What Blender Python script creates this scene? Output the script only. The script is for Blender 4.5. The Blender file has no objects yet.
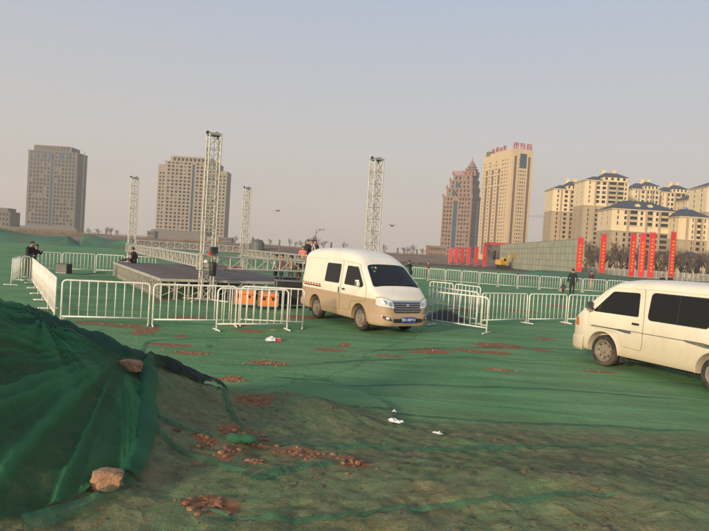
import bpy, bmesh, math, random
import numpy as np
from mathutils import Vector, Matrix

random.seed(11); RNG = np.random.default_rng(7)
S = bpy.context.scene
COL = S.collection

# ------------------------------------------------------------------ camera, sky, sun, exposure
CAM_Z, FPX, CX, CY = 2.2, 600.0, 354.5, 265.5          # focal length and centre in pixels of a 709 px wide frame
ROLL, PITCH = math.radians(3.5), math.radians(1.5)
_f = Vector((0, math.cos(PITCH), -math.sin(PITCH)))
_u0 = Vector((0, math.sin(PITCH), math.cos(PITCH))); _r0 = Vector((1, 0, 0))
CR = math.cos(ROLL) * _r0 + math.sin(ROLL) * _u0
CU = -math.sin(ROLL) * _r0 + math.cos(ROLL) * _u0
cd = bpy.data.cameras.new('camera'); cam = bpy.data.objects.new('camera', cd); COL.objects.link(cam)
cam.matrix_world = Matrix(((CR.x, CU.x, -_f.x, 0), (CR.y, CU.y, -_f.y, 0), (CR.z, CU.z, -_f.z, CAM_Z), (0, 0, 0, 1)))
cd.sensor_fit = 'HORIZONTAL'; cd.sensor_width = 36; cd.lens = 36 * FPX / 709
cd.clip_start = 0.1; cd.clip_end = 6000
S.camera = cam

SUN_AZ, SUN_EL = math.radians(213), math.radians(13)    # low hazy sun, behind the camera to its left
w = bpy.data.worlds.new('World'); S.world = w; w.use_nodes = True
wn, wl = w.node_tree.nodes, w.node_tree.links
sky = wn.new('ShaderNodeTexSky'); sky.sky_type = 'NISHITA'; sky.sun_disc = False
sky.sun_elevation = SUN_EL; sky.sun_rotation = SUN_AZ; sky.altitude = 100
sky.air_density = 1.3; sky.dust_density = 2.0; sky.ozone_density = 1.5
bg = wn['Background']; bg.inputs[1].default_value = 0.12
# the clear sky veiled by dust: the veil is densest at the horizon, all the way round
tcw = wn.new('ShaderNodeTexCoord'); sxw = wn.new('ShaderNodeSeparateXYZ'); wl.new(tcw.outputs['Generated'], sxw.inputs[0])
vr = wn.new('ShaderNodeValToRGB'); wl.new(sxw.outputs[2], vr.inputs[0])
ve = vr.color_ramp.elements; ve[0].position = 0.0; ve[0].color = (.97, .97, .97, 1); ve[1].position = 1.0; ve[1].color = (.55, .55, .55, 1)
e2 = ve.new(.25); e2.color = (.88, .88, .88, 1)
vc = wn.new('ShaderNodeValToRGB'); wl.new(sxw.outputs[2], vc.inputs[0])
ce = vc.color_ramp.elements; ce[0].position = 0.0; ce[0].color = (.40, .335, .275, 1); ce[1].position = .5; ce[1].color = (.275, .35, .48, 1)
e3 = ce.new(.16); e3.color = (.395, .372, .365, 1)
gn = wn.new('ShaderNodeMix'); gn.data_type = 'RGBA'; gn.blend_type = 'MULTIPLY'; gn.inputs[0].default_value = 1.0; gn.inputs[7].default_value = (10, 10, 10, 1)
wl.new(vc.outputs[0], gn.inputs[6])
wm = wn.new('ShaderNodeMix'); wm.data_type = 'RGBA'; wl.new(vr.outputs[0], wm.inputs[0]); wl.new(sky.outputs[0], wm.inputs[6]); wl.new(gn.outputs[2], wm.inputs[7])
wl.new(wm.outputs[2], bg.inputs[0])
sl = bpy.data.lights.new('sun', 'SUN'); sl.energy = 4.2; sl.angle = math.radians(6.0); sl.color = (1.0, 0.83, 0.59)
so = bpy.data.objects.new('sun', sl); COL.objects.link(so)
_sd = Vector((math.sin(SUN_AZ) * math.cos(SUN_EL), math.cos(SUN_AZ) * math.cos(SUN_EL), math.sin(SUN_EL)))
so.rotation_euler = _sd.to_track_quat('Z', 'Y').to_euler(); so.location = _sd * 50
S.view_settings.view_transform = 'Standard'; S.view_settings.look = 'None'
S.view_settings.exposure = 0.36; S.view_settings.gamma = 1.0; S.view_settings.use_curve_mapping = False
S.render.engine = 'CYCLES'
cy = S.cycles
cy.use_denoising = True; cy.max_bounces = 6; cy.diffuse_bounces = 2; cy.glossy_bounces = 3
cy.transparent_max_bounces = 12; cy.volume_bounces = 1; cy.transmission_bounces = 3

# ------------------------------------------------------------------ pixel rays (where things stand on the real ground)
def ray(px, py):
    return (_f * FPX + CR * (px - CX) - CU * (py - CY)).normalized()
def G(px, py, z=0.0):
    d = ray(px, py); t = (z - CAM_Z) / d.z
    return Vector((d.x * t, d.y * t, z))
def AT(px, py, Y):
    d = ray(px, py); t = Y / d.y
    return Vector((d.x * t, Y, CAM_Z + d.z * t))

# ------------------------------------------------------------------ mesh helpers
class MB:
    def __init__(s): s.v = []; s.f = []; s.m = []; s.mi = 0
    def add(s, vs, fs):
        o = len(s.v); s.v += [tuple(p) for p in vs]
        for f in fs: s.f.append(tuple(o + i for i in f)); s.m.append(s.mi)
    def box(s, c, d, rz=0.0, M=None):
        x, y, z = d[0] / 2, d[1] / 2, d[2] / 2
        ca, sa = math.cos(rz), math.sin(rz); vs = []
        for sx, sy, sz in ((-1,-1,-1),(1,-1,-1),(1,1,-1),(-1,1,-1),(-1,-1,1),(1,-1,1),(1,1,1),(-1,1,1)):
            p = Vector((sx * x, sy * y, sz * z))
            p = M @ p if M else Vector((p.x * ca - p.y * sa, p.x * sa + p.y * ca, p.z))
            vs.append(p + Vector(c))
        s.add(vs, ((3,2,1,0),(4,5,6,7),(0,1,5,4),(1,2,6,5),(2,3,7,6),(3,0,4,7)))
    def bbox(s, x0, x1, y0, y1, z0, z1): s.box(((x0+x1)/2, (y0+y1)/2, (z0+z1)/2), (x1-x0, y1-y0, z1-z0))
    def tube(s, pts, r, n=6, cap=True, closed=False):
        pts = [Vector(p) for p in pts]; N = len(pts)
        rs = r if isinstance(r, (list, tuple)) else [r] * N
        o = len(s.v); up = None
        for i, p in enumerate(pts):
            if closed: t = pts[(i+1) % N] - pts[i-1]
            else: t = pts[min(i+1, N-1)] - pts[max(i-1, 0)]
            t.normalize()
            if up is None: up = Vector((0,0,1)) if abs(t.z) < .9 else Vector((1,0,0))
            a = t.cross(up)
            if a.length < 1e-4: a = t.orthogonal()
            a.normalize(); b = a.cross(t).normalized(); up = b
            for k in range(n):
                th = 2 * math.pi * (k + .5) / n
                s.v.append(tuple(p + (a * math.cos(th) + b * math.sin(th)) * rs[i]))
        for i in range(N if closed else N - 1):
            j = (i + 1) % N
            for k in range(n):
                l = (k + 1) % n
                s.f.append((o+i*n+k, o+i*n+l, o+j*n+l, o+j*n+k)); s.m.append(s.mi)
        if cap and not closed:
            s.f.append(tuple(o + k for k in reversed(range(n)))); s.m.append(s.mi)
            s.f.append(tuple(o + (N-1)*n + k for k in range(n))); s.m.append(s.mi)
    def lathe(s, prof, axis='y', n=20, c=(0,0,0)):
        o = len(s.v); P = len(prof)
        for i in range(n):
            a = 2 * math.pi * i / n
            for r, h in prof:
                q = (r * math.cos(a), h, r * math.sin(a)) if axis == 'y' else (r * math.cos(a), r * math.sin(a), h)
                s.v.append((q[0]+c[0], q[1]+c[1], q[2]+c[2]))
        for i in range(n):
            j = (i + 1) % n
            for k in range(P - 1):
                s.f.append((o+i*P+k, o+j*P+k, o+j*P+k+1, o+i*P+k+1)); s.m.append(s.mi)
    def prism(s, pts, z0, z1):
        n = len(pts)
        s.add([(p[0], p[1], z0) for p in pts] + [(p[0], p[1], z1) for p in pts],
              [tuple(reversed(range(n))), tuple(range(n, 2*n))] + [(i, (i+1) % n, n + (i+1) % n, n + i) for i in range(n)])
    def mesh(s, name, mats, smooth=False, autosmooth=None):
        me = bpy.data.meshes.new(name); me.from_pydata(s.v, [], s.f)
        for m in (mats if isinstance(mats, (list, tuple)) else [mats]): me.materials.append(m)
        if len(me.materials) > 1: me.polygons.foreach_set('material_index', s.m)
        if smooth: me.polygons.foreach_set('use_smooth', [True] * len(me.polygons))
        if autosmooth: me.set_sharp_from_angle(angle=math.radians(autosmooth))
        me.update(); return me
    def build(s, name, mats, parent=None, loc=None, rz=None, smooth=False, autosmooth=None):
        return link(name, s.mesh(name, mats, smooth, autosmooth), parent, loc, rz)

def link(name, me, parent=None, loc=None, rz=None):
    o = bpy.data.objects.new(name, me); COL.objects.link(o)
    if parent is not None: o.parent = parent
    if loc is not None: o.location = loc
    if rz is not None: o.rotation_euler = (0, 0, rz)
    return o
def empty(name, loc=(0,0,0), rz=0.0):
    o = bpy.data.objects.new(name, None); COL.objects.link(o); o.location = loc; o.rotation_euler = (0, 0, rz); return o
def tag(o, label=None, cat=None, group=None, kind=None):
    if label: o['label'] = label
    if cat: o['category'] = cat
    if group: o['group'] = group
    if kind: o['kind'] = kind
    return o
def copy_tree(o, parent=None):
    c = o.copy(); COL.objects.link(c); c.parent = parent
    for ch in list(o.children):
        copy_tree(ch, c)
    return c

# ------------------------------------------------------------------ materials
def mat(name, col, rough=0.7, metal=0.0, spec=0.5, var=0.0, scale=3.0, dirt=None, dirt_amt=0.0, dirt_scale=2.0, bump=0.0, bump_scale=40, coat=0.0, sheen=0):
    m = bpy.data.materials.new(name); m.use_nodes = True
    nt = m.node_tree; N, L = nt.nodes, nt.links; b = N['Principled BSDF']
    b.inputs['Base Color'].default_value = (*col, 1); b.inputs['Roughness'].default_value = rough
    b.inputs['Metallic'].default_value = metal; b.inputs['Specular IOR Level'].default_value = spec
    b.inputs['Coat Weight'].default_value = coat
    if var or dirt or bump:
        tc = N.new('ShaderNodeTexCoord'); src = None
        if var:
            n = N.new('ShaderNodeTexNoise'); n.inputs['Scale'].default_value = scale; n.inputs['Detail'].default_value = 5
            L.new(tc.outputs['Object'], n.inputs['Vector'])
            mr = N.new('ShaderNodeMapRange'); mr.inputs[1].default_value = .3; mr.inputs[2].default_value = .7
            mr.inputs[3].default_value = 1 - var; mr.inputs[4].default_value = 1 + var; L.new(n.outputs[0], mr.inputs[0])
            mx = N.new('ShaderNodeMix'); mx.data_type = 'RGBA'; mx.blend_type = 'MULTIPLY'; mx.inputs[0].default_value = 1
            mx.inputs[6].default_value = (*col, 1); L.new(mr.outputs[0], mx.inputs[7]); src = mx.outputs[2]
        if dirt:
            n = N.new('ShaderNodeTexNoise'); n.inputs['Scale'].default_value = dirt_scale; n.inputs['Detail'].default_value = 7
            n.inputs['Roughness'].default_value = .65; L.new(tc.outputs['Object'], n.inputs['Vector'])
            mr = N.new('ShaderNodeMapRange'); mr.inputs[1].default_value = .45; mr.inputs[2].default_value = .75
            mr.inputs[4].default_value = dirt_amt; L.new(n.outputs[0], mr.inputs[0])
            mx = N.new('ShaderNodeMix'); mx.data_type = 'RGBA'; L.new(mr.outputs[0], mx.inputs[0])
            if src: L.new(src, mx.inputs[6])
            else: mx.inputs[6].default_value = (*col, 1)
            mx.inputs[7].default_value = (*dirt, 1); src = mx.outputs[2]
        if src: L.new(src, b.inputs['Base Color'])
        if bump:
            n = N.new('ShaderNodeTexNoise'); n.inputs['Scale'].default_value = bump_scale; n.inputs['Detail'].default_value = 4
            L.new(tc.outputs['Object'], n.inputs['Vector'])
            bp = N.new('ShaderNodeBump'); bp.inputs['Strength'].default_value = bump; bp.inputs['Distance'].default_value = .02
            L.new(n.outputs[0], bp.inputs['Height']); L.new(bp.outputs[0], b.inputs['Normal'])
    return m

M = {}
M['white_steel'] = mat('white_steel', (.80, .765, .69), .5, var=.08, scale=4, dirt=(.36, .22, .13), dirt_amt=.5, dirt_scale=6)
M['truss'] = mat('truss', (.50, .465, .40), .5, metal=.25, var=.15, scale=5, dirt=(.22, .17, .12), dirt_amt=.4)
M['steel'] = mat('steel', (.36, .36, .36), .45, metal=.6, var=.12, scale=6)
M['black'] = mat('black', (.018, .018, .02), .55, var=.2, scale=6, dirt=(.12, .1, .08), dirt_amt=.3)
M['rubber'] = mat('rubber', (.022, .021, .02), .85, dirt=(.17, .12, .075), dirt_amt=.8, dirt_scale=4)
M['deck'] = mat('deck', (.115, .085, .07), .75, var=.22, scale=2.5, dirt=(.21, .16, .12), dirt_amt=.6, dirt_scale=1.2)
M['orange'] = mat('orange', (.88, .20, .022), .45, var=.1, scale=5, dirt=(.2, .1, .05), dirt_amt=.3)
M['red'] = mat('red', (.60, .028, .03), .7, var=.08, scale=2)
M['yellow'] = mat('yellow', (.75, .45, .04), .55)
M['machine_yellow'] = mat('machine_yellow', (.62, .33, .03), .5, var=.15, dirt=(.15, .1, .05), dirt_amt=.5)
M['glass'] = mat('glass', (.010, .010, .010), .08, spec=.35)
M['chrome'] = mat('chrome', (.62, .62, .62), .22, metal=1)
M['skin'] = mat('skin', (.38, .21, .14), .6)
M['hair'] = mat('hair', (.015, .012, .011), .6)
M['bark'] = mat('bark', (.115, .082, .062), .9, var=.25, scale=3)
# ------------------------------------------------------------------ terrain
def _h(ix, iy, seed):
    v = np.sin(ix * 127.1 + iy * 311.7 + seed * 74.7) * 43758.5453
    return v - np.floor(v)
def vnoise(x, y, seed=0):
    x = np.asarray(x, float); y = np.asarray(y, float)
    ix, iy = np.floor(x), np.floor(y); fx, fy = x - ix, y - iy
    fx = fx * fx * (3 - 2 * fx); fy = fy * fy * (3 - 2 * fy)
    a, b = _h(ix, iy, seed), _h(ix + 1, iy, seed); c, d = _h(ix, iy + 1, seed), _h(ix + 1, iy + 1, seed)
    return (a * (1 - fx) + b * fx) * (1 - fy) + (c * (1 - fx) + d * fx) * fy
def fbm(x, y, seed=0, octv=4, lac=2.1, gain=.5):
    s = 0.0; a = 1.0; t = 0.0
    for o in range(octv):
        s = s + a * (vnoise(x, y, seed + o * 13) - .5); t += a; x = x * lac; y = y * lac; a *= gain
    return s / t * 2
def sstep(a, b, x):
    t = np.clip((x - a) / (b - a), 0, 1); return t * t * (3 - 2 * t)

# crest of the netted spoil heap on the left
CREST = [AT(0, 304, 5.0) + (AT(0, 304, 5.0) - AT(60, 323, 5.5)) * 2.2, AT(0, 304, 5.0), AT(60, 323, 5.5), AT(110, 343, 6.0), AT(150, 361, 6.5), AT(185, 375, 7.1), AT(212, 388, 7.7)]
CREST[0].z += .3
_cx = np.array([p.x for p in CREST]); _cyy = np.array([p.y for p in CREST]); _cz = np.array([p.z for p in CREST])
def crest_dist(x, y):
    best = np.full(np.shape(x), 1e9); bd = np.zeros(np.shape(x)); bz = np.zeros(np.shape(x))
    for i in range(len(CREST) - 1):
        ax, ay, bx, by = _cx[i], _cyy[i], _cx[i+1], _cyy[i+1]; dx, dy = bx - ax, by - ay; L2 = dx*dx + dy*dy
        t = np.clip(((x - ax) * dx + (y - ay) * dy) / L2, 0, 1)
        qx, qy = ax + t * dx, ay + t * dy
        d = np.hypot(x - qx, y - qy); sg = np.sign((x - ax) * dy - (y - ay) * dx)
        m = d < best; best = np.where(m, d, best); bd = np.where(m, d * sg, bd); bz = np.where(m, _cz[i] + t * (_cz[i+1] - _cz[i]), bz)
    return bd, bz
def base_h(x, y):
    return .52 * (1 - sstep(3.4, 8.6, y + .5 * fbm(x * .35, y * .35, 3, 2) + .06 * x)) * (1 - sstep(9, 16, np.abs(x)))
def humps(x, y):
    h = .30 * np.exp(-(((x + .62) / .75) ** 2 + ((y - 7.15) / .62) ** 2))
    h = h + .10 * np.exp(-(((x - 1.9) / 1.0) ** 2 + ((y - 4.6) / .6) ** 2))
    h = h + .07 * np.exp(-(((x - 3.6) / .6) ** 2 + ((y - 4.2) / .5) ** 2))
    h = h + .12 * np.exp(-(((x + 1.4) / .5) ** 2 + ((y - 5.6) / .7) ** 2))
    return h
def soil_rough(x, y):
    near = (1 - sstep(6.5, 9.0, y)) * (1 - sstep(9, 14, np.abs(x)))
    n = np.abs(fbm(x * 2.2, y * 2.2, 21, 3)) * .05 + fbm(x * 8, y * 8, 31, 4, 2.1, .6) * .035
    return near * n + .02 * fbm(x * .8, y * .8, 5, 3) * (1 - sstep(30, 60, y))
def height(x, y):
    x = np.asarray(x, float); y = np.asarray(y, float)
    b = base_h(x, y) + humps(x, y)
    d, cz = crest_dist(x, y)
    fr = np.where(d > 0, np.clip(1 - d / 2.7, 0, 1) ** 1.25, np.clip(1 - (-d / 1.15), 0, 1) ** .9)
    rd = cz * fr
    h = np.maximum(b, rd) + .06 * np.exp(-((b - rd) / .12) ** 2) * (rd > .02)
    return h + soil_rough(x, y)
def T(px, py):
    d = ray(px, py); t = np.linspace(2.0, 60, 6000)
    g = CAM_Z + d.z * t - height(d.x * t, d.y * t)
    i = int(np.argmax(g < 0)) if (g < 0).any() else -1
    return Vector((d.x * t[i], d.y * t[i], float(height(d.x * t[i], d.y * t[i]))))
def on_ground(p): return Vector((p[0], p[1], float(height(p[0], p[1]))))

def axis(lo_far, lo, hi, hi_far, step, g):
    a = list(np.arange(lo, hi + 1e-6, step)); s = step; v = a[-1]
    while v < hi_far: s *= g; v += s; a.append(v)
    s = step; v = lo; b = []
    while v > lo_far: s *= g; v -= s; b.append(v)
    return np.array(b[::-1] + a)
gx = axis(-1500, -5.6, 6.2, 1500, .045, 1.055); gy = axis(-120, 2.3, 9.6, 1500, .045, 1.045)
GX, GY = np.meshgrid(gx, gy); GZ = height(GX, GY)
nx, ny = len(gx), len(gy)

# bare reddish soil: spills and scrapes, given as (pixel x, pixel y, half width px, half height px)
SPILLS = [(146, 331, 12, 4), (168, 345, 26, 1.6), (190, 353, 22, 1.6), (128, 326, 18, 2), (104, 324, 14, 1.6), (232, 379, 13, 2.5), (268, 363, 22, 1.8),
  (330, 350, 16, 1.5), (256, 400, 15, 4), (246, 437, 26, 6), (300, 453, 27, 5), (205, 439, 11, 4), (228, 451, 8, 5), (252, 462, 8, 3), (210, 507, 26, 10),
  (352, 460, 12, 3), (432, 350, 16, 1.8), (497, 346, 24, 2.6), (470, 351, 16, 1.6), (541, 350, 9, 1.6), (497, 353, 12, 1.6), (425, 352, 22, 1.4), (250, 331, 16, 1.4),
  (90, 323, 20, 1.5), (190, 318, 26, 1.5), (300, 317, 22, 1.6), (345, 345, 6, 2), (236, 325, 14, 1.3), (182, 336, 8, 1.5), (390, 356, 18, 1.1), (545, 339, 14, 1.0), (600, 372, 16, 1.2), (500, 370, 16, 1),
  (460, 310, 14, 1.2), (520, 311, 16, 1.1), (560, 306, 12, 1), (160, 300, 18, 1)]
bare = np.zeros_like(GX); SPILL_PTS = []
for (px, py, rx, ry) in SPILLS:
    c = T(px, py); e = T(px + rx, py); n_ = T(px, py - ry)
    gr_ = 1.45 if c.y < 9 else 1.2
    ax_ = gr_ * max(.05, abs(e.x - c.x)); ay_ = gr_ * max(.07, abs(n_.y - c.y)); SPILL_PTS.append((c, ax_, ay_))
    q = ((GX - c.x) / ax_) ** 2 + ((GY - c.y) / ay_) ** 2
    bare = np.maximum(bare, np.exp(-q * .9))
_mc = T(182, 412); bare = np.maximum(bare, .30 * np.exp(-(((GX - _mc.x) / .55) ** 2 + ((GY - _mc.y) / .9) ** 2)))
# soil showing through worn net
thin = (1 - sstep(6.6, 8.4, GY + .9 * fbm(GX * .5, GY * .5, 44, 3) - .25 * np.clip(GX, 0, 8)))
thin = np.maximum(thin, .75 * np.exp(-(((GX + .62) / .6) ** 2 + ((GY - 7.0) / .5) ** 2)))
thin *= (1 - sstep(7, 12, np.abs(GX)))
far = sstep(105, 135, GY + 18 * fbm(GX * .01, GY * .02, 9, 3) + .12 * np.abs(GX + 40))      # the net ends, brown waste ground goes on
me = bpy.data.meshes.new('ground')
vs = np.stack([GX.ravel(), GY.ravel(), GZ.ravel()], 1)
idx = np.arange(nx * ny).reshape(ny, nx)
fs = np.stack([idx[:-1, :-1].ravel(), idx[:-1, 1:].ravel(), idx[1:, 1:].ravel(), idx[1:, :-1].ravel()], 1)
me.from_pydata(vs.tolist(), [], fs.tolist())
at = me.color_attributes.new('cover', 'FLOAT_COLOR', 'POINT')
colr = np.stack([bare.ravel(), thin.ravel(), far.ravel(), np.ones(nx * ny)], 1).astype(np.float32)
at.data.foreach_set('color', colr.ravel())
me.polygons.foreach_set('use_smooth', [True] * len(me.polygons))
ground = link('ground', me); tag(ground, kind='structure')

def ground_material():
    m = bpy.data.materials.new('netted_ground'); m.use_nodes = True
    nt = m.node_tree; N, L = nt.nodes, nt.links; b = N['Principled BSDF']; b.inputs['Roughness'].default_value = .9
    b.inputs['Specular IOR Level'].default_value = .2
    tc = N.new('ShaderNodeTexCoord'); ca = N.new('ShaderNodeVertexColor'); ca.layer_name = 'cover'
    sp = N.new('ShaderNodeSeparateColor'); L.new(ca.outputs[0], sp.inputs[0])
    def noise(scale, det=5, vec=None, rough=.6):
        n = N.new('ShaderNodeTexNoise'); n.inputs['Scale'].default_value = scale; n.inputs['Detail'].default_value = det
        n.inputs['Roughness'].default_value = rough; L.new(vec or tc.outputs['Object'], n.inputs['Vector']); return n.outputs[0]
    def ramp(src, stops):
        r = N.new('ShaderNodeValToRGB'); L.new(src, r.inputs[0]); e = r.color_ramp.elements
        while len(e) < len(stops): e.new(.5)
        for i, (p, c) in enumerate(stops): e[i].position = p; e[i].color = (*c, 1)
        return r.outputs[0]
    def mix(f, a, c, mode='MIX'):
        x = N.new('ShaderNodeMix'); x.data_type = 'RGBA'; x.blend_type = mode
        if isinstance(f, float): x.inputs[0].default_value = f
        else: L.new(f, x.inputs[0])
        for s_, v in ((6, a), (7, c)):
            if isinstance(v, tuple): x.inputs[s_].default_value = (*v, 1)
            else: L.new(v, x.inputs[s_])
        return x.outputs[2]
    def math_(op, a, c=None):
        x = N.new('ShaderNodeMath'); x.operation = op
        for i, v in ((0, a), (1, c)):
            if v is None: continue
            if isinstance(v, (int, float)): x.inputs[i].default_value = v
            else: L.new(v, x.inputs[i])
        return x.outputs[0]
    def mrange(src, a, c, d=0., e=1.):
        x = N.new('ShaderNodeMapRange'); L.new(src, x.inputs[0])
        for i, v in enumerate((a, c, d, e)): x.inputs[1 + i].default_value = v
        return x.outputs[0]
    mp = N.new('ShaderNodeMapping'); mp.inputs['Scale'].default_value = (.12, 1.0, 1.0); mp.inputs['Rotation'].default_value = (0, 0, .12)
    L.new(tc.outputs['Object'], mp.inputs['Vector'])
    net = ramp(noise(.35, 6), [(.25, (.078, .205, .080)), (.5, (.118, .270, .110)), (.78, (.17, .32, .142))])
    streak = mrange(noise(2.2, 7, mp.outputs[0], .65), .33, .68, .72, 1.22)
    net = mix(1.0, net, ramp(streak, [(0, (0, 0, 0)), (1, (1, 1, 1))]), 'MULTIPLY') if False else mix(1.0, net, math_('MULTIPLY', streak, 1.0), 'MULTIPLY')
    dust = mrange(noise(.3, 8, None, .68), .42, .72, 0, .55)
    net = mix(dust, net, (.20, .26, .15))
    # overlapping widths of net: a dark lap line every few metres, wandering a little
    sv_ = N.new('ShaderNodeSeparateXYZ'); L.new(tc.outputs['Object'], sv_.inputs[0])
    def laps(net, ax, ay, period, wob, wid, dark):
        q = math_('ADD', math_('MULTIPLY', sv_.outputs[0], ax), math_('MULTIPLY', sv_.outputs[1], ay))
        q = math_('ADD', math_('DIVIDE', q, period), math_('MULTIPLY', noise(.5, 4), wob))
        d_ = math_('ABSOLUTE', math_('SUBTRACT', math_('FRACT', q), .5))
        return mix(mrange(d_, 0, wid / period, dark, 0.), net, (.030, .085, .045)), mrange(d_, 0, 2.5 * wid / period, 1., 0.)
    net, lap1 = laps(net, .17, .985, 2.1, .35, .035, .55)
    net, lap2 = laps(net, .94, -.34, 6.3, .22, .05, .45)
    blot = mrange(noise(.85, 7, None, .7), .56, .70, 0, .30)
    net = mix(blot, net, (.045, .12, .060))
    weave = mrange(noise(90, 2), .3, .7, .8, 1.2)
    net = mix(1.0, net, weave, 'MULTIPLY')
    soil = ramp(noise(8, 9, None, .78), [(.28, (.060, .045, .022)), (.5, (.185, .142, .072)), (.72, (.35, .268, .14))])
    red = ramp(noise(11, 6), [(.25, (.15, .068, .032)), (.55, (.28, .135, .065)), (.85, (.40, .22, .12))])
    thinf = math_('MULTIPLY', sp.outputs[1], math_('ADD', mrange(noise(1.3, 6, None, .6), .3, .7, .24, .70), mrange(noise(11, 6, None, .7), .35, .65, 0, .38)))
    c = mix(thinf, net, soil)
    bf = math_('ADD', sp.outputs[0], mrange(noise(4, 9, None, .72), 0, 1, -.62, .62))
    c = mix(mrange(bf, .46, .54), c, red)
    brown = ramp(noise(.09, 7), [(.3, (.085, .055, .035)), (.6, (.14, .085, .052)), (.8, (.12, .10, .055))])
    c = mix(sp.outputs[2], c, brown)
    L.new(c, b.inputs['Base Color'])
    hgt = math_('ADD', math_('MULTIPLY', noise(1.6, 6, mp.outputs[0], .65), .24), math_('MULTIPLY', noise(7, 8, None, .7), .18))
    hgt = math_('ADD', hgt, math_('MULTIPLY', noise(38, 5, None, .7), .09))
    hgt = math_('ADD', hgt, math_('MULTIPLY', math_('MAXIMUM', lap1, lap2), .05))
    rid = math_('ABSOLUTE', math_('SUBTRACT', noise(1.1, 3), .5)); hgt = math_('ADD', hgt, mrange(rid, 0, .035, .06, 0.))
    bp = N.new('ShaderNodeBump'); bp.inputs['Strength'].default_value = .75; bp.inputs['Distance'].default_value = .22
    L.new(hgt, bp.inputs['Height']); L.new(bp.outputs[0], b.inputs['Normal'])
    return m
me.materials.append(ground_material())

# loose clods lying in the spills
def clod_mesh(seed):
    r = random.Random(seed); bm = bmesh.new(); bmesh.ops.create_icosphere(bm, subdivisions=1, radius=1)
    for v in bm.verts: v.co *= r.uniform(.65, 1.2); v.co.z *= .7
    vs_ = [v.co.copy() for v in bm.verts]; fs_ = [tuple(v.index for v in f.verts) for f in bm.faces]; bm.free(); return vs_, fs_
CL = [clod_mesh(i) for i in range(6)]
M['clod'] = mat('clod', (.27, .13, .065), .95, var=.35, scale=9)
M['soil_clod'] = mat('soil_clod', (.105, .088, .05), .95, var=.35, scale=9)
mb = MB(); rr = random.Random(5)
for (c, ax_, ay_) in SPILL_PTS:
    if c.y > 26: continue
    for k in range(int(min(420, 40 + 1300 * ax_ * ay_)) if c.y < 12 else 12):
        a = rr.uniform(0, 6.28); q = abs(rr.gauss(0, .62))
        p = on_ground((c.x + math.cos(a) * q * ax_, c.y + math.sin(a) * q * ay_))
        s_ = .004 + .03 * rr.random() ** 3 * (1 + .04 * max(0, c.y - 9))
        vs_, fs_ = rr.choice(CL); rz = rr.uniform(0, 6.28); ca_, sa_ = math.cos(rz), math.sin(rz)
        mb.add([(p.x + (v.x * ca_ - v.y * sa_) * s_, p.y + (v.x * sa_ + v.y * ca_) * s_, p.z + v.z * s_ - s_ * .05) for v in vs_], fs_)
tag(mb.build('soil_clods', M['clod']), 'reddish loose soil clods scattered in spills over the green net', 'soil', kind='stuff')
mb = MB()
for k in range(2000):
    y = 2.9 + rr.random() ** 1.3 * 4.6; x = rr.uniform(-.62, .62) * (y + .6) * 1.0
    if x < (-1.45 if y > 4.6 else -1.35 - .55 * (4.6 - y)) and y < 6.4 and x < -.9: continue
    p = on_ground((x, y)); s_ = .003 + .009 * rr.random() + .035 * rr.random() ** 16
    vs_, fs_ = rr.choice(CL); rz = rr.uniform(0, 6.28); ca_, sa_ = math.cos(rz), math.sin(rz)
    mb.add([(p.x + (v.x * ca_ - v.y * sa_) * s_, p.y + (v.x * sa_ + v.y * ca_) * s_, p.z + v.z * s_ - s_ * .1) for v in vs_], fs_)
tag(mb.build('foreground_lumps', M['soil_clod']), 'olive brown soil lumps strewn over the foreground earth', 'soil', kind='stuff')

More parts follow.
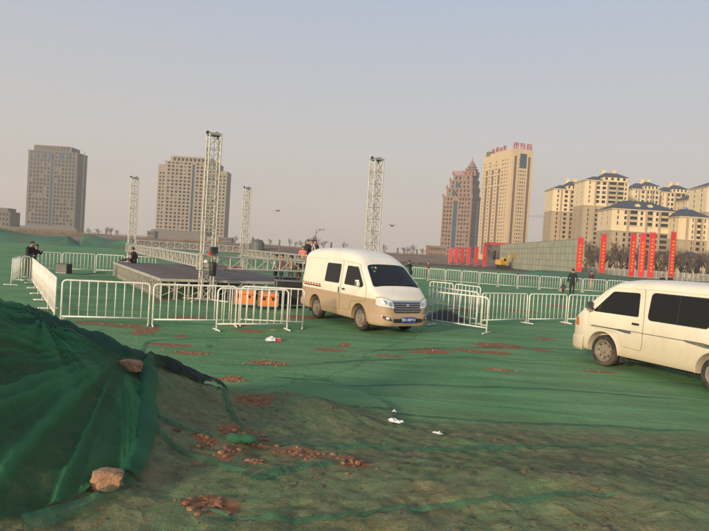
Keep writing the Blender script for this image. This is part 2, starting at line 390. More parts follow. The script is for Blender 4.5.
# ------------------------------------------------------------------ netting
def net_material(name, col, alpha, scale=260, dark=.6):
    m = bpy.data.materials.new(name); m.use_nodes = True
    nt = m.node_tree; N, L = nt.nodes, nt.links; b = N['Principled BSDF']; out = N['Material Output']
    tc = N.new('ShaderNodeTexCoord')
    n = N.new('ShaderNodeTexNoise'); n.inputs['Scale'].default_value = 2.2; n.inputs['Detail'].default_value = 6; L.new(tc.outputs['Object'], n.inputs['Vector'])
    r = N.new('ShaderNodeValToRGB'); L.new(n.outputs[0], r.inputs[0])
    r.color_ramp.elements[0].position = .3; r.color_ramp.elements[0].color = (*[c * dark for c in col], 1)
    bu = N.new('ShaderNodeVertexColor'); bu.layer_name = 'bunch_highlight'
    r.color_ramp.elements[1].position = .75; r.color_ramp.elements[1].color = (*[c * 1.25 for c in col], 1)
    b.inputs['Roughness'].default_value = .7; b.inputs['Specular IOR Level'].default_value = .25
    cm = N.new('ShaderNodeMix'); cm.data_type = 'RGBA'; L.new(bu.outputs[0], cm.inputs[0]); L.new(r.outputs[0], cm.inputs[6]); cm.inputs[7].default_value = (*[c * 1.7 for c in col], 1)  # lighter ridge colour stands in for light catching the folds
    L.new(cm.outputs[2], b.inputs['Base Color'])
    tr = N.new('ShaderNodeBsdfTransparent'); tl = N.new('ShaderNodeBsdfTranslucent'); L.new(cm.outputs[2], tl.inputs[0])
    m1 = N.new('ShaderNodeMixShader'); m1.inputs[0].default_value = .25; L.new(b.outputs[0], m1.inputs[1]); L.new(tl.outputs[0], m1.inputs[2])
    n2 = N.new('ShaderNodeTexNoise'); n2.inputs['Scale'].default_value = scale; n2.inputs['Detail'].default_value = 1; L.new(tc.outputs['Object'], n2.inputs['Vector'])
    mr = N.new('ShaderNodeMapRange'); mr.inputs[1].default_value = .35; mr.inputs[2].default_value = .65
    mr.inputs[3].default_value = max(0, alpha - .25); mr.inputs[4].default_value = min(1, alpha + .2); L.new(n2.outputs[0], mr.inputs[0])
    sb = N.new('ShaderNodeSeparateColor'); L.new(bu.outputs[0], sb.inputs[0])
    al = N.new('ShaderNodeMath'); al.operation = 'ADD'; al.use_clamp = True; L.new(mr.outputs[0], al.inputs[0])
    am = N.new('ShaderNodeMath'); am.operation = 'MULTIPLY'; am.inputs[1].default_value = .45; L.new(sb.outputs[0], am.inputs[0]); L.new(am.outputs[0], al.inputs[1])
    m2 = N.new('ShaderNodeMixShader'); L.new(al.outputs[0], m2.inputs[0]); L.new(tr.outputs[0], m2.inputs[1]); L.new(m1.outputs[0], m2.inputs[2])
    L.new(m2.outputs[0], out.inputs['Surface'])
    bp = N.new('ShaderNodeBump'); bp.inputs['Strength'].default_value = .4; bp.inputs['Distance'].default_value = .01
    L.new(n2.outputs[0], bp.inputs['Height']); L.new(bp.outputs[0], b.inputs['Normal'])
    return m
M['net'] = net_material('net', (.036, .135, .052), .5)
M['net_hem'] = net_material('net_hem', (.040, .18, .085), .85)
M['net_thin'] = net_material('net_thin', (.085, .27, .145), .5)
M['net_roll'] = net_material('net_roll', (.024, .090, .058), .92)
M['net_grey'] = net_material('net_grey', (.020, .028, .030), .97)

# big sheet draped over the heap
TR, BR = T(150, 361), T(128, 486)
TL = CREST[0]; BL = T(-75, 556)
P0 = T(121, 366)
nu, nv = 230, 170
uu, vv = np.meshgrid(np.linspace(0, 1, nu), np.linspace(0, 1, nv))
# top edge follows the crest, bottom edge runs in front of the heap
cl = np.concatenate([[0], np.cumsum(np.hypot(np.diff(_cx[:5]), np.diff(_cyy[:5])))]); cl /= cl[-1]
tx, ty = np.interp(uu, cl, _cx[:5]), np.interp(uu, cl, _cyy[:5])
bx_ = BL.x + (BR.x - BL.x) * uu; by_ = BL.y + (BR.y - BL.y) * uu + .05 * np.sin(uu * 9) * (1 - uu)
tx, ty = tx - .28 * (1 - vv) * 0, ty
X = tx + (bx_ - tx) * vv; Y = ty + (by_ - ty) * vv
ang = np.arctan2(Y - P0.y, X - P0.x); dist = np.hypot(X - P0.x, Y - P0.y)
def ridges(a, freq, seed):
    n_ = vnoise(a * freq, np.zeros_like(a) + .5 + dist * .22, seed); return (1 - np.abs(2 * n_ - 1)) ** 4
fold = (.05 * ridges(ang, 4.5, 61) + .035 * ridges(ang, 12, 71) + .014 * ridges(ang, 31, 77)) * sstep(.12, 1.0, dist) * (1 - .3 * sstep(2.5, 4.5, dist)) * sstep(.03, .22, vv)
ang2 = np.arctan2(Y - (CREST[1].y + .2), X - (CREST[1].x + .25)); d2 = np.hypot(X - CREST[1].x, Y - CREST[1].y)
fold += .05 * ridges(ang2, 6, 91) * np.exp(-(d2 / .9) ** 2)
fold += .012 * fbm(X * 6, Y * 6, 15, 3)
Zs = height(X, Y)
for _ in range(6):                                              # a taut sheet bridges the small hollows of the soil
    Z2 = Zs.copy(); Z2[1:-1, 1:-1] = (Zs[:-2, 1:-1] + Zs[2:, 1:-1] + Zs[1:-1, :-2] + Zs[1:-1, 2:]) / 4; Zs = np.maximum(Z2, Zs * .5 + Z2 * .5)
Zn = np.maximum(Zs, height(X, Y)) + .022 + fold
i_ = np.arange(nu * nv).reshape(nv, nu)
fs = np.stack([i_[:-1, :-1].ravel(), i_[1:, :-1].ravel(), i_[1:, 1:].ravel(), i_[:-1, 1:].ravel()], 1)
me = bpy.data.meshes.new('draped_net'); me.from_pydata(np.stack([X.ravel(), Y.ravel(), Zn.ravel()], 1).tolist(), [], fs.tolist())
bn = np.clip((ridges(ang, 4.5, 61) * .8 + ridges(ang, 12, 71) * .7 + ridges(ang, 31, 77) * .4) * sstep(.1, .6, dist) + ridges(ang2, 6, 91) * np.exp(-(d2 / .9) ** 2), 0, 1) ** 1.3  # fold ridges: highlight painted into the colour, and denser where the net bunches
at = me.color_attributes.new('bunch_highlight', 'FLOAT_COLOR', 'POINT'); at.data.foreach_set('color', np.stack([bn.ravel()] * 3 + [np.ones(nu * nv)], 1).astype(np.float32).ravel())
me.polygons.foreach_set('use_smooth', [True] * len(me.polygons)); me.materials.append(M['net'])
dn = tag(link('draped_net', me), 'dark green netting sheet draped in radiating folds over the spoil heap', 'netting')
def ribbon(path, width, lift, rough, seed, n=90, across=7, arch=.6, taper=True):
    """a crumpled doubled edge of net lying on the ground along a path of ground points"""
    P = np.array([[p[0], p[1]] for p in path]); L_ = np.concatenate([[0], np.cumsum(np.hypot(np.diff(P[:, 0]), np.diff(P[:, 1])))])
    t = np.linspace(0, L_[-1], n); x = np.interp(t, L_, P[:, 0]); y = np.interp(t, L_, P[:, 1])
    k = np.ones(9) / 9
    xs = np.convolve(np.pad(x, 4, 'edge'), k, 'valid'); ys = np.convolve(np.pad(y, 4, 'edge'), k, 'valid')
    dx, dy = np.gradient(xs), np.gradient(ys); l = np.hypot(dx, dy) + 1e-9; nxx, nyy = -dy / l, dx / l
    mbr = MB(); vs_ = []
    for i in range(n):
        wd = width * (.35 + .8 * vnoise(t[i] * 3.1, .5, seed) + .5 * vnoise(t[i] * 23, .5, seed + 2)) * (1 if not taper else min(1, .25 + 6 * min(i, n - 1 - i) / n))
        off = rough * float(fbm(np.array(t[i] * 1.7), np.array(.3), seed + 5, 3))
        for j in range(across):
            q = j / (across - 1) * 2 - 1
            px_, py_ = xs[i] + nxx[i] * (q * wd / 2 + off), ys[i] + nyy[i] * (q * wd / 2 + off)
            z = float(height(px_, py_)) + lift * (.25 + (1 - q * q) * arch + .22 * float(vnoise(t[i] * 4, q * 2 + 5, seed + 9)))
            vs_.append((px_, py_, z))
    mbr.add(vs_, [(i * across + j, i * across + j + 1, (i + 1) * across + j + 1, (i + 1) * across + j) for i in range(n - 1) for j in range(across - 1)])
    return mbr
hem = ribbon([TR, T(148, 390), T(146, 420), T(139, 452), BR], .17, .10, .03, 3, taper=False)
hem.build('hem', M['net_hem'], dn, smooth=True)
hem = ribbon([BR, T(100, 503), T(55, 519), T(20, 531)], .10, .07, .03, 8, taper=False)
hem.build('hem', M['net_thin'], dn, smooth=True)
# net rolled up along the crest
def roll(pts, r, name, m, seed):
    P = [Vector(p) for p in pts]; out = []; mbr = MB()
    for i in range(len(P) - 1):
        for k in range(8): out.append(P[i].lerp(P[i+1], k / 8))
    out.append(P[-1]); rs = []
    for _ in range(6):
        out = [out[0]] + [(out[i-1] + out[i] * 2 + out[i+1]) / 4 for i in range(1, len(out) - 1)] + [out[-1]]; rd_ = random.Random(seed)
    for i, p in enumerate(out):
        p.z = max(p.z, float(height(p.x, p.y))) + r * .45; rs.append(r * (.82 + .35 * float(vnoise(i * .13, seed + .5, seed))))
    mbr.tube(out, rs, 12); return mbr.mesh(name, m, True)
crest_off = [p + Vector((.07, -.06, .0)) for p in CREST]
tag(ribbon(crest_off[:5], .34, .06, .02, 3, 120, 11, taper=False).build('net_roll', M['net_roll'], smooth=True), 'dark bluish green doubled band of netting lying along the crest of the spoil heap', 'netting')
tag(ribbon(crest_off[4:], .40, .12, .02, 4, 60, 11, taper=False).build('net_roll', M['net_grey'], smooth=True), 'short charcoal band of netting at the low end of the spoil heap', 'netting')
for pts, wd, lift, lab in [
    ([T(352, 352), T(420, 349), T(500, 347), T(580, 350), T(709, 352)], .15, .014, 'long dusty seam of netting reaching under the minibus front'),
    ([T(215, 364), T(290, 366), T(380, 360), T(470, 357), T(570, 362)], .13, .012, 'faint seam of netting between the charcoal band and the minibus wheel'),
    ([T(225, 384), T(300, 379), T(420, 384), T(560, 390), T(709, 402)], .13, .012, 'faint long seam of netting crossing the flat net before the foreground earth'),
    ([T(62, 335), T(150, 340), T(240, 337), T(330, 341)], .13, .012, 'faint seam of netting running in front of the barrier feet'),
    ([T(300, 400), T(380, 408), T(470, 420), T(560, 424), T(700, 432)], .14, .012, 'faint seam of netting beyond the white plastic scrap'),
    ([T(153, 412), T(175, 424), T(205, 437), T(235, 440)], .10, .05, 'short teal crease of netting crossing the brown slope below the charcoal roll'),
    ([T(150, 430), T(180, 448), T(215, 462), T(248, 474)], .09, .05, 'long teal crease of netting running down the brown slope to the trampled corner'),
    ([T(222, 388), T(230, 410), T(243, 428), T(250, 440)], .07, .04, 'thin green crease of netting running from the charcoal roll towards the spilled soil'),
    ([T(250, 446), T(300, 444), T(360, 446), T(430, 449), T(520, 448), T(600, 446), T(709, 449)], .13, .035, 'wide teal hem of netting along the top of the foreground earth'),
    ([T(245, 478), T(275, 473), T(300, 470), T(345, 466)], .16, .03, 'torn bright green strip of netting below the long soil spill'),
    ([T(205, 513), T(270, 519), T(340, 519), T(420, 512), T(480, 504), T(560, 494), T(620, 491)], .075, .03, 'long thin teal seam of netting across the foreground earth')]:
    tag(ribbon(pts, wd * .85, lift * .6, .08, len(lab) % 50, 170).build('netting_strip', M['net_thin'], smooth=True), lab, 'netting')
mb = MB(); c = T(244, 444)                                       # crumpled tuft
for k in range(5): mb.add(*(lambda v, f: ([(c.x + p.x * .09 + .04 * k - .1, c.y + p.y * .07, c.z + .04 + p.z * .07) for p in v], f))(*CL[k]))
tag(mb.build('netting_tuft', M['net_thin'], smooth=True), 'crumpled tuft of green netting among the reddish soil spill', 'netting')

# brick fragments, litter
def rock(name, p, size, m, seed, lab, cat, rz=0.0, sub=3, rough=.055):
    r = random.Random(seed); bm = bmesh.new(); bmesh.ops.create_cube(bm, size=1)
    bmesh.ops.subdivide_edges(bm, edges=bm.edges[:], cuts=sub, use_grid_fill=True)
    for v in bm.verts:
        l_ = v.co.length; v.co *= 1 - .22 * max(0, l_ - .55) / .31
        v.co += Vector((r.uniform(-rough, rough), r.uniform(-rough, rough), r.uniform(-rough, rough)))
        v.co = Vector((v.co.x * size[0], v.co.y * size[1], v.co.z * size[2] + size[2] * .42))
    me = bpy.data.meshes.new(name); bm.to_mesh(me); bm.free(); me.materials.append(m)
    return tag(link(name, me, None, p, rz), lab, cat)
M['brick'] = mat('brick', (.36, .20, .115), .95, var=.25, scale=14, bump=.6, bump_scale=60)
p = T(107, 492); p.z += .03
rock('brick_fragment', p, (.19, .13, .12), M['brick'], 2, 'large broken tan brick weighing down the corner of the netting', 'brick', .3)
p = T(130, 372); p.z += .02
rock('brick_fragment', p, (.22, .13, .10), M['brick'], 4, 'small brick lump tucked under the roll on the crest of the heap', 'brick', -.4)
M['plastic'] = mat('plastic', (.72, .68, .66), .35, var=.1, scale=12)
M['red_plastic'] = mat('red_plastic', (.55, .06, .05), .4, var=.1, scale=12)
def litter(px, py, size, mats, seed, lab):
    r = random.Random(seed); mb = MB(); n = 9; p = T(px, py)
    for i in range(n):
        for j in range(n):
            u, v = i / (n-1) - .5, j / (n-1) - .5
            k = 1 - .35 * (abs(u) ** 2 + abs(v) ** 2) * 2
            mb.v.append((u * size[0] * k + r.uniform(-.12, .12) * size[0], v * size[1] * k + r.uniform(-.1, .1) * size[1], abs(r.gauss(0, .5)) * size[2] * max(0, 1 - 3 * (u*u + v*v))+.006))
    for i in range(n-1):
        for j in range(n-1):
            mb.f.append((i*n+j, (i+1)*n+j, (i+1)*n+j+1, i*n+j+1)); mb.m.append(1 if (len(mats) > 1 and i > 5 and j < 5) else 0)
    o = mb.build('litter', mats, None, p, r.uniform(-.4, .4)); tag(o, lab, 'litter')
litter(272, 341, (.42, .30, .13), [M['plastic'], M['red_plastic']], 1, 'crumpled white and red plastic bag on the green net')
litter(273, 331, (.25, .10, .05), [M['brick']], 2, 'flattened tan scrap lying by the foot of the crowd barrier')
litter(394, 422, (.24, .12, .05), [M['plastic']], 3, 'white plastic scrap lying alone on the green net')
litter(394, 412, (.07, .05, .03), [M['plastic']], 6, 'tiny white paper fleck beyond the white plastic scrap')
litter(437, 434, (.14, .08, .03), [M['plastic']], 4, 'small pale scrap by the teal netting hem')
litter(209, 347, (.14, .12, .06), [M['net_thin']], 5, 'small balled scrap of green netting on the flat net')
# ------------------------------------------------------------------ vans
def rounded(pts, r=.05, seg=.06, arc=4):
    """closed outline with rounded corners; long edges subdivided so that it can follow a curved surface"""
    n = len(pts); out = []
    P = [Vector((p[0], p[1])) for p in pts]
    for i in range(n):
        a, b, c = P[i-1], P[i], P[(i+1) % n]
        ra = min(r, (a-b).length * .45, (c-b).length * .45)
        p0 = b + (a-b).normalized() * ra; p1 = b + (c-b).normalized() * ra
        for k in range(arc + 1):
            t = k / arc; out.append(p0 * (1-t)**2 + b * 2*t*(1-t) + p1 * t*t)
    res = []
    for i in range(len(out)):
        a, b = out[i], out[(i+1) % len(out)]; k = max(1, int((b-a).length / seg))
        for j in range(k): res.append(a.lerp(b, j / k))
    return res
def grow(pts, d):
    n = len(pts); out = []
    ar = sum(pts[i].x * pts[(i+1) % n].y - pts[(i+1) % n].x * pts[i].y for i in range(n)); sg = 1 if ar > 0 else -1
    for i in range(n):
        t = pts[(i+1) % n] - pts[i-1]; t.normalize(); out.append(pts[i] + Vector((t.y, -t.x)) * d * sg)
    return out

class VanShape:
    def __init__(s, top, bot, wid, side, rc):
        s.top, s.bot, s.wid, s.sidep, s.rc = [np.array(a, float).T for a in (top, bot, wid, side, rc)]
        s.x0, s.x1 = s.top[0][0], s.top[0][-1]
    def zt(s, x): return float(np.interp(x, *s.top))
    def zb(s, x): return float(np.interp(x, *s.bot))
    def W(s, x): return float(np.interp(x, *s.wid))
    def sd(s, z): return float(np.interp(z, *s.sidep))
    def zc(s, x): return max(s.zb(x) + .1, s.zt(x) - float(np.interp(x, *s.rc)))
    def yc(s, x): return s.W(x) * s.sd(s.zc(x))
    def side_y(s, x, z):
        zc, zt = s.zc(x), s.zt(x)
        if z <= zc: return s.W(x) * s.sd(z)
        q = min(1, (z - zc) / max(1e-4, zt - zc)); return s.yc(x) * (1 - q ** 3.2) ** (1 / 3.2)
    def top_z(s, x, y):
        q = min(1, abs(y) / s.yc(x)); return s.zc(x) + (s.zt(x) - s.zc(x)) * (1 - q ** 3.2) ** (1 / 3.2)
    def front_x(s, y, z):
        lo, hi = 1.0, s.x1
        ok = lambda x: z <= s.zt(x) and abs(y) <= s.side_y(x, z)
        if ok(hi): return hi
        for _ in range(26):
            m = (lo + hi) / 2
            if ok(m): lo = m
            else: hi = m
        return lo
    def section(s, x):
        zb, zc, zt = s.zb(x), s.zc(x), s.zt(x); w = s.W(x)
        h = [(0, zb), (w * .5 * s.sd(zb), zb), (w * .9 * s.sd(zb), zb), (w * .975 * s.sd(zb + .02), zb + .015)]
        for k in range(15):
            z = zb + .05 + (zc - zb - .05) * k / 14; h.append((w * s.sd(z), z))
        for k in range(1, 11):
            a = math.pi / 2 * k / 10; e = 2 / 3.2
            h.append((s.yc(x) * max(0, math.cos(a)) ** e if k < 10 else 0, zc + (zt - zc) * math.sin(a) ** e))
        return h
    def shell(s, n=110):
        xs = []
        for i in range(n + 1):
            t = i / n; xs.append(s.x0 + (s.x1 - s.x0) * (.5 - .5 * math.cos(math.pi * t)) * .55 + (s.x1 - s.x0) * t * .45)
        mb = MB(); K = None
        for x in xs:
            h = s.section(x); loop = [(x, y, z) for y, z in h] + [(x, -y, z) for y, z in reversed(h[1:-1])]
            K = len(loop); mb.v += loop
        for i in range(n):
            for k in range(K):
                l = (k + 1) % K; mb.f.append((i*K+k, (i+1)*K+k, (i+1)*K+l, i*K+l)); mb.m.append(0)
        mb.f.append(tuple(range(K))); mb.m.append(0)
        mb.f.append(tuple(n * K + k for k in reversed(range(K)))); mb.m.append(0)
        return mb
    def pos(s, kind, a, b, off):
        if kind == 'L': return Vector((a, s.side_y(a, b) + off, b))
        if kind == 'R': return Vector((a, -s.side_y(a, b) - off, b))
        if kind == 'T':
            e = .02; nrm = Vector((-(s.top_z(a + e, b) - s.top_z(a - e, b)) / (2*e), 0, 1)).normalized()
            return Vector((a, b, s.top_z(a, b))) + nrm * off
        if kind == 'F': return Vector((s.front_x(a, b) + off, a, b))
        if kind == 'B': return Vector((s.x0 - off, a, b))
    def patch(s, kind, outline, off, rings=6):
        c = sum(outline, Vector((0, 0))) / len(outline); n = len(outline); mb = MB()
        for r in range(rings):
            k = 1 - r / rings
            for p in outline: q = c + (p - c) * k; mb.v.append(tuple(s.pos(kind, q.x, q.y, off)))
        mb.v.append(tuple(s.pos(kind, c.x, c.y, off)))
        for r in range(rings - 1):
            for i in range(n): j = (i+1) % n; mb.f.append((r*n+i, r*n+j, (r+1)*n+j, (r+1)*n+i)); mb.m.append(0)
        for i in range(n): mb.f.append(((rings-1)*n+i, (rings-1)*n+(i+1) % n, rings*n)); mb.m.append(0)
        v = [Vector(p) for p in mb.v]; nn = Vector((0,0,0))
        for f in mb.f[:n]: nn += (v[f[1]] - v[f[0]]).cross(v[f[2]] - v[f[0]])
        want = {'L': Vector((0,1,0)), 'R': Vector((0,-1,0)), 'T': Vector((.3,0,1)), 'F': Vector((1,0,0)), 'B': Vector((-1,0,0))}[kind]
        if nn.dot(want) < 0: mb.f = [tuple(reversed(f)) for f in mb.f]
        return mb
    def strip(s, kind, line, width, off):
        mb = MB(); P = []
        for i in range(len(line) - 1):
            a, b = Vector(line[i]), Vector(line[i+1]); k = max(1, int((b-a).length / .07))
            for j in range(k): P.append(a.lerp(b, j / k))
        P.append(Vector(line[-1])); n = len(P)
        for i, p in enumerate(P):
            t = P[min(i+1, n-1)] - P[max(i-1, 0)]; t.normalize(); q = Vector((-t.y, t.x)) * width / 2
            a, b = p + q, p - q
            mb.v += [tuple(s.pos(kind, a.x, a.y, off)), tuple(s.pos(kind, b.x, b.y, off))]
        for i in range(n-1): mb.f.append((2*i, 2*i+1, 2*i+3, 2*i+2)); mb.m.append(0)
        return mb

def paint(name, upper, lower, split, dust, soft=.01, dust_amt=.5):
    m = bpy.data.materials.new(name); m.use_nodes = True
    nt = m.node_tree; N, L = nt.nodes, nt.links; b = N['Principled BSDF']
    b.inputs['Coat Weight'].default_value = .35; b.inputs['Coat Roughness'].default_value = .15
    tc = N.new('ShaderNodeTexCoord'); sx = N.new('ShaderNodeSeparateXYZ'); L.new(tc.outputs['Object'], sx.inputs[0])
    mr = N.new('ShaderNodeMapRange'); L.new(sx.outputs[2], mr.inputs[0]); mr.inputs[1].default_value = split - soft; mr.inputs[2].default_value = split + soft
    mx = N.new('ShaderNodeMix'); mx.data_type = 'RGBA'; L.new(mr.outputs[0], mx.inputs[0]); mx.inputs[6].default_value = (*lower, 1); mx.inputs[7].default_value = (*upper, 1)
    n = N.new('ShaderNodeTexNoise'); n.inputs['Scale'].default_value = 1.6; n.inputs['Detail'].default_value = 8; n.inputs['Roughness'].default_value = .68
    mpg = N.new('ShaderNodeMapping'); mpg.inputs['Scale'].default_value = (1, 1, .55); L.new(tc.outputs['Object'], mpg.inputs[0]); L.new(mpg.outputs[0], n.inputs['Vector'])
    zz = N.new('ShaderNodeMapRange'); L.new(sx.outputs[2], zz.inputs[0]); zz.inputs[1].default_value = 1.15; zz.inputs[2].default_value = .35; zz.inputs[3].default_value = .02; zz.inputs[4].default_value = .62
    ad = N.new('ShaderNodeMath'); ad.operation = 'ADD'; L.new(zz.outputs[0], ad.inputs[0])
    nr = N.new('ShaderNodeMapRange'); L.new(n.outputs[0], nr.inputs[0]); nr.inputs[1].default_value = .3; nr.inputs[2].default_value = .75; nr.inputs[3].default_value = -.25; nr.inputs[4].default_value = .3
    L.new(nr.outputs[0], ad.inputs[1])
    cl_ = N.new('ShaderNodeClamp'); L.new(ad.outputs[0], cl_.inputs[0]); cl_.inputs[2].default_value = dust_amt
    m2 = N.new('ShaderNodeMix'); m2.data_type = 'RGBA'; L.new(cl_.outputs[0], m2.inputs[0]); L.new(mx.outputs[2], m2.inputs[6]); m2.inputs[7].default_value = (*dust, 1)
    L.new(m2.outputs[2], b.inputs['Base Color'])
    rg = N.new('ShaderNodeMapRange'); L.new(cl_.outputs[0], rg.inputs[0]); rg.inputs[2].default_value = .5; rg.inputs[3].default_value = .32; rg.inputs[4].default_value = .8
    L.new(rg.outputs[0], b.inputs['Roughness'])
    return m
M['paint_high'] = paint('paint_high', (.78, .725, .60), (.41, .285, .175), .93, (.40, .285, .18), .012, .6)
M['paint_low'] = paint('paint_low', (.76, .69, .55), (.72, .64, .49), .8, (.44, .34, .22), .2, .6)
M['lens'] = mat('lens', (.66, .64, .60), .12, spec=.8, coat=1, var=.1, scale=14)
M['amber'] = mat('amber', (.60, .16, .05), .25, coat=.6)
M['blue_plate'] = mat('blue_plate', (.015, .055, .30), .4)
M['plate_white'] = mat('plate_white', (.75, .75, .75), .5)
M['stripe'] = mat('stripe', (.085, .10, .09), .6, dirt=(.4, .31, .2), dirt_amt=.5)
M['rim'] = mat('rim', (.30, .25, .19), .6, metal=.35, var=.2, scale=9, dirt=(.22, .15, .09), dirt_amt=.7)
M['stick_blue'] = mat('stick_blue', (.03, .17, .5), .5); M['stick_green'] = mat('stick_green', (.04, .33, .12), .5)
M['grey_plastic'] = mat('grey_plastic', (.10, .10, .095), .6, dirt=(.25, .19, .12), dirt_amt=.5)
M['cream_part'] = mat('cream_part', (.74, .69, .58), .4, var=.06, scale=5, coat=.3)

def text_mesh(txt, size, m, ext=.002):
    cu = bpy.data.curves.new('t', 'FONT'); cu.body = txt; cu.size = size; cu.align_x = 'CENTER'; cu.align_y = 'CENTER'; cu.extrude = ext; cu.resolution_u = 2
    o = bpy.data.objects.new('t', cu); COL.objects.link(o)
    dg = bpy.context.evaluated_depsgraph_get(); me = bpy.data.meshes.new_from_object(o.evaluated_get(dg))
    bpy.data.objects.remove(o); bpy.data.curves.remove(cu); me.materials.clear(); me.materials.append(m); return me

def wheel(parent, x, ysign, track, R=.335, wd=.20):
    """tyre and steel rim, axle along y, outer face towards ysign"""
    t = MB()
    t.lathe([(R-.115, -wd/2+.02), (R-.06, -wd/2), (R-.02, -wd/2+.01), (R, -wd/2+.04), (R, wd/2-.04), (R-.02, wd/2-.01), (R-.06, wd/2), (R-.115, wd/2-.02)], n=36)
    w_ = empty('wheel', (x, ysign * (track - wd/2), R)); w_.parent = parent
    t.build('tyre', M['rubber'], w_, smooth=True, autosmooth=40)
    o = ysign; r = MB(); q = R - .115
    r.lathe([(q+.004, -o*(wd/2-.02)), (q+.004, o*(wd/2-.03)), (q+.012, o*(wd/2-.012)), (q-.012, o*(wd/2-.016)), (q-.03, o*(wd/2-.06)), (q-.075, o*(wd/2-.075)), (q-.09, o*(wd/2-.045)), (.055, o*(wd/2-.04)), (.05, o*(wd/2-.012)), (.0, o*(wd/2-.008))], n=36)
    r.build('rim', M['rim'], w_, smooth=True, autosmooth=35)
    for k in range(8):
        a = k * math.pi / 4; h = MB(); h.lathe([(0, 0), (.02, 0), (.026, .002*o)], n=10, c=(math.cos(a)*(q-.056), o*(wd/2-.064), math.sin(a)*(q-.056)))
        h.build('rim_hole', M['black'], w_)
    for k in range(5):
        a = k * math.pi * .4 + .3; h = MB(); h.box((math.cos(a)*.085, o*(wd/2-.036), math.sin(a)*.085), (.022, .02, .022)); h.build('wheel_nut', M['steel'], w_)
    return w_

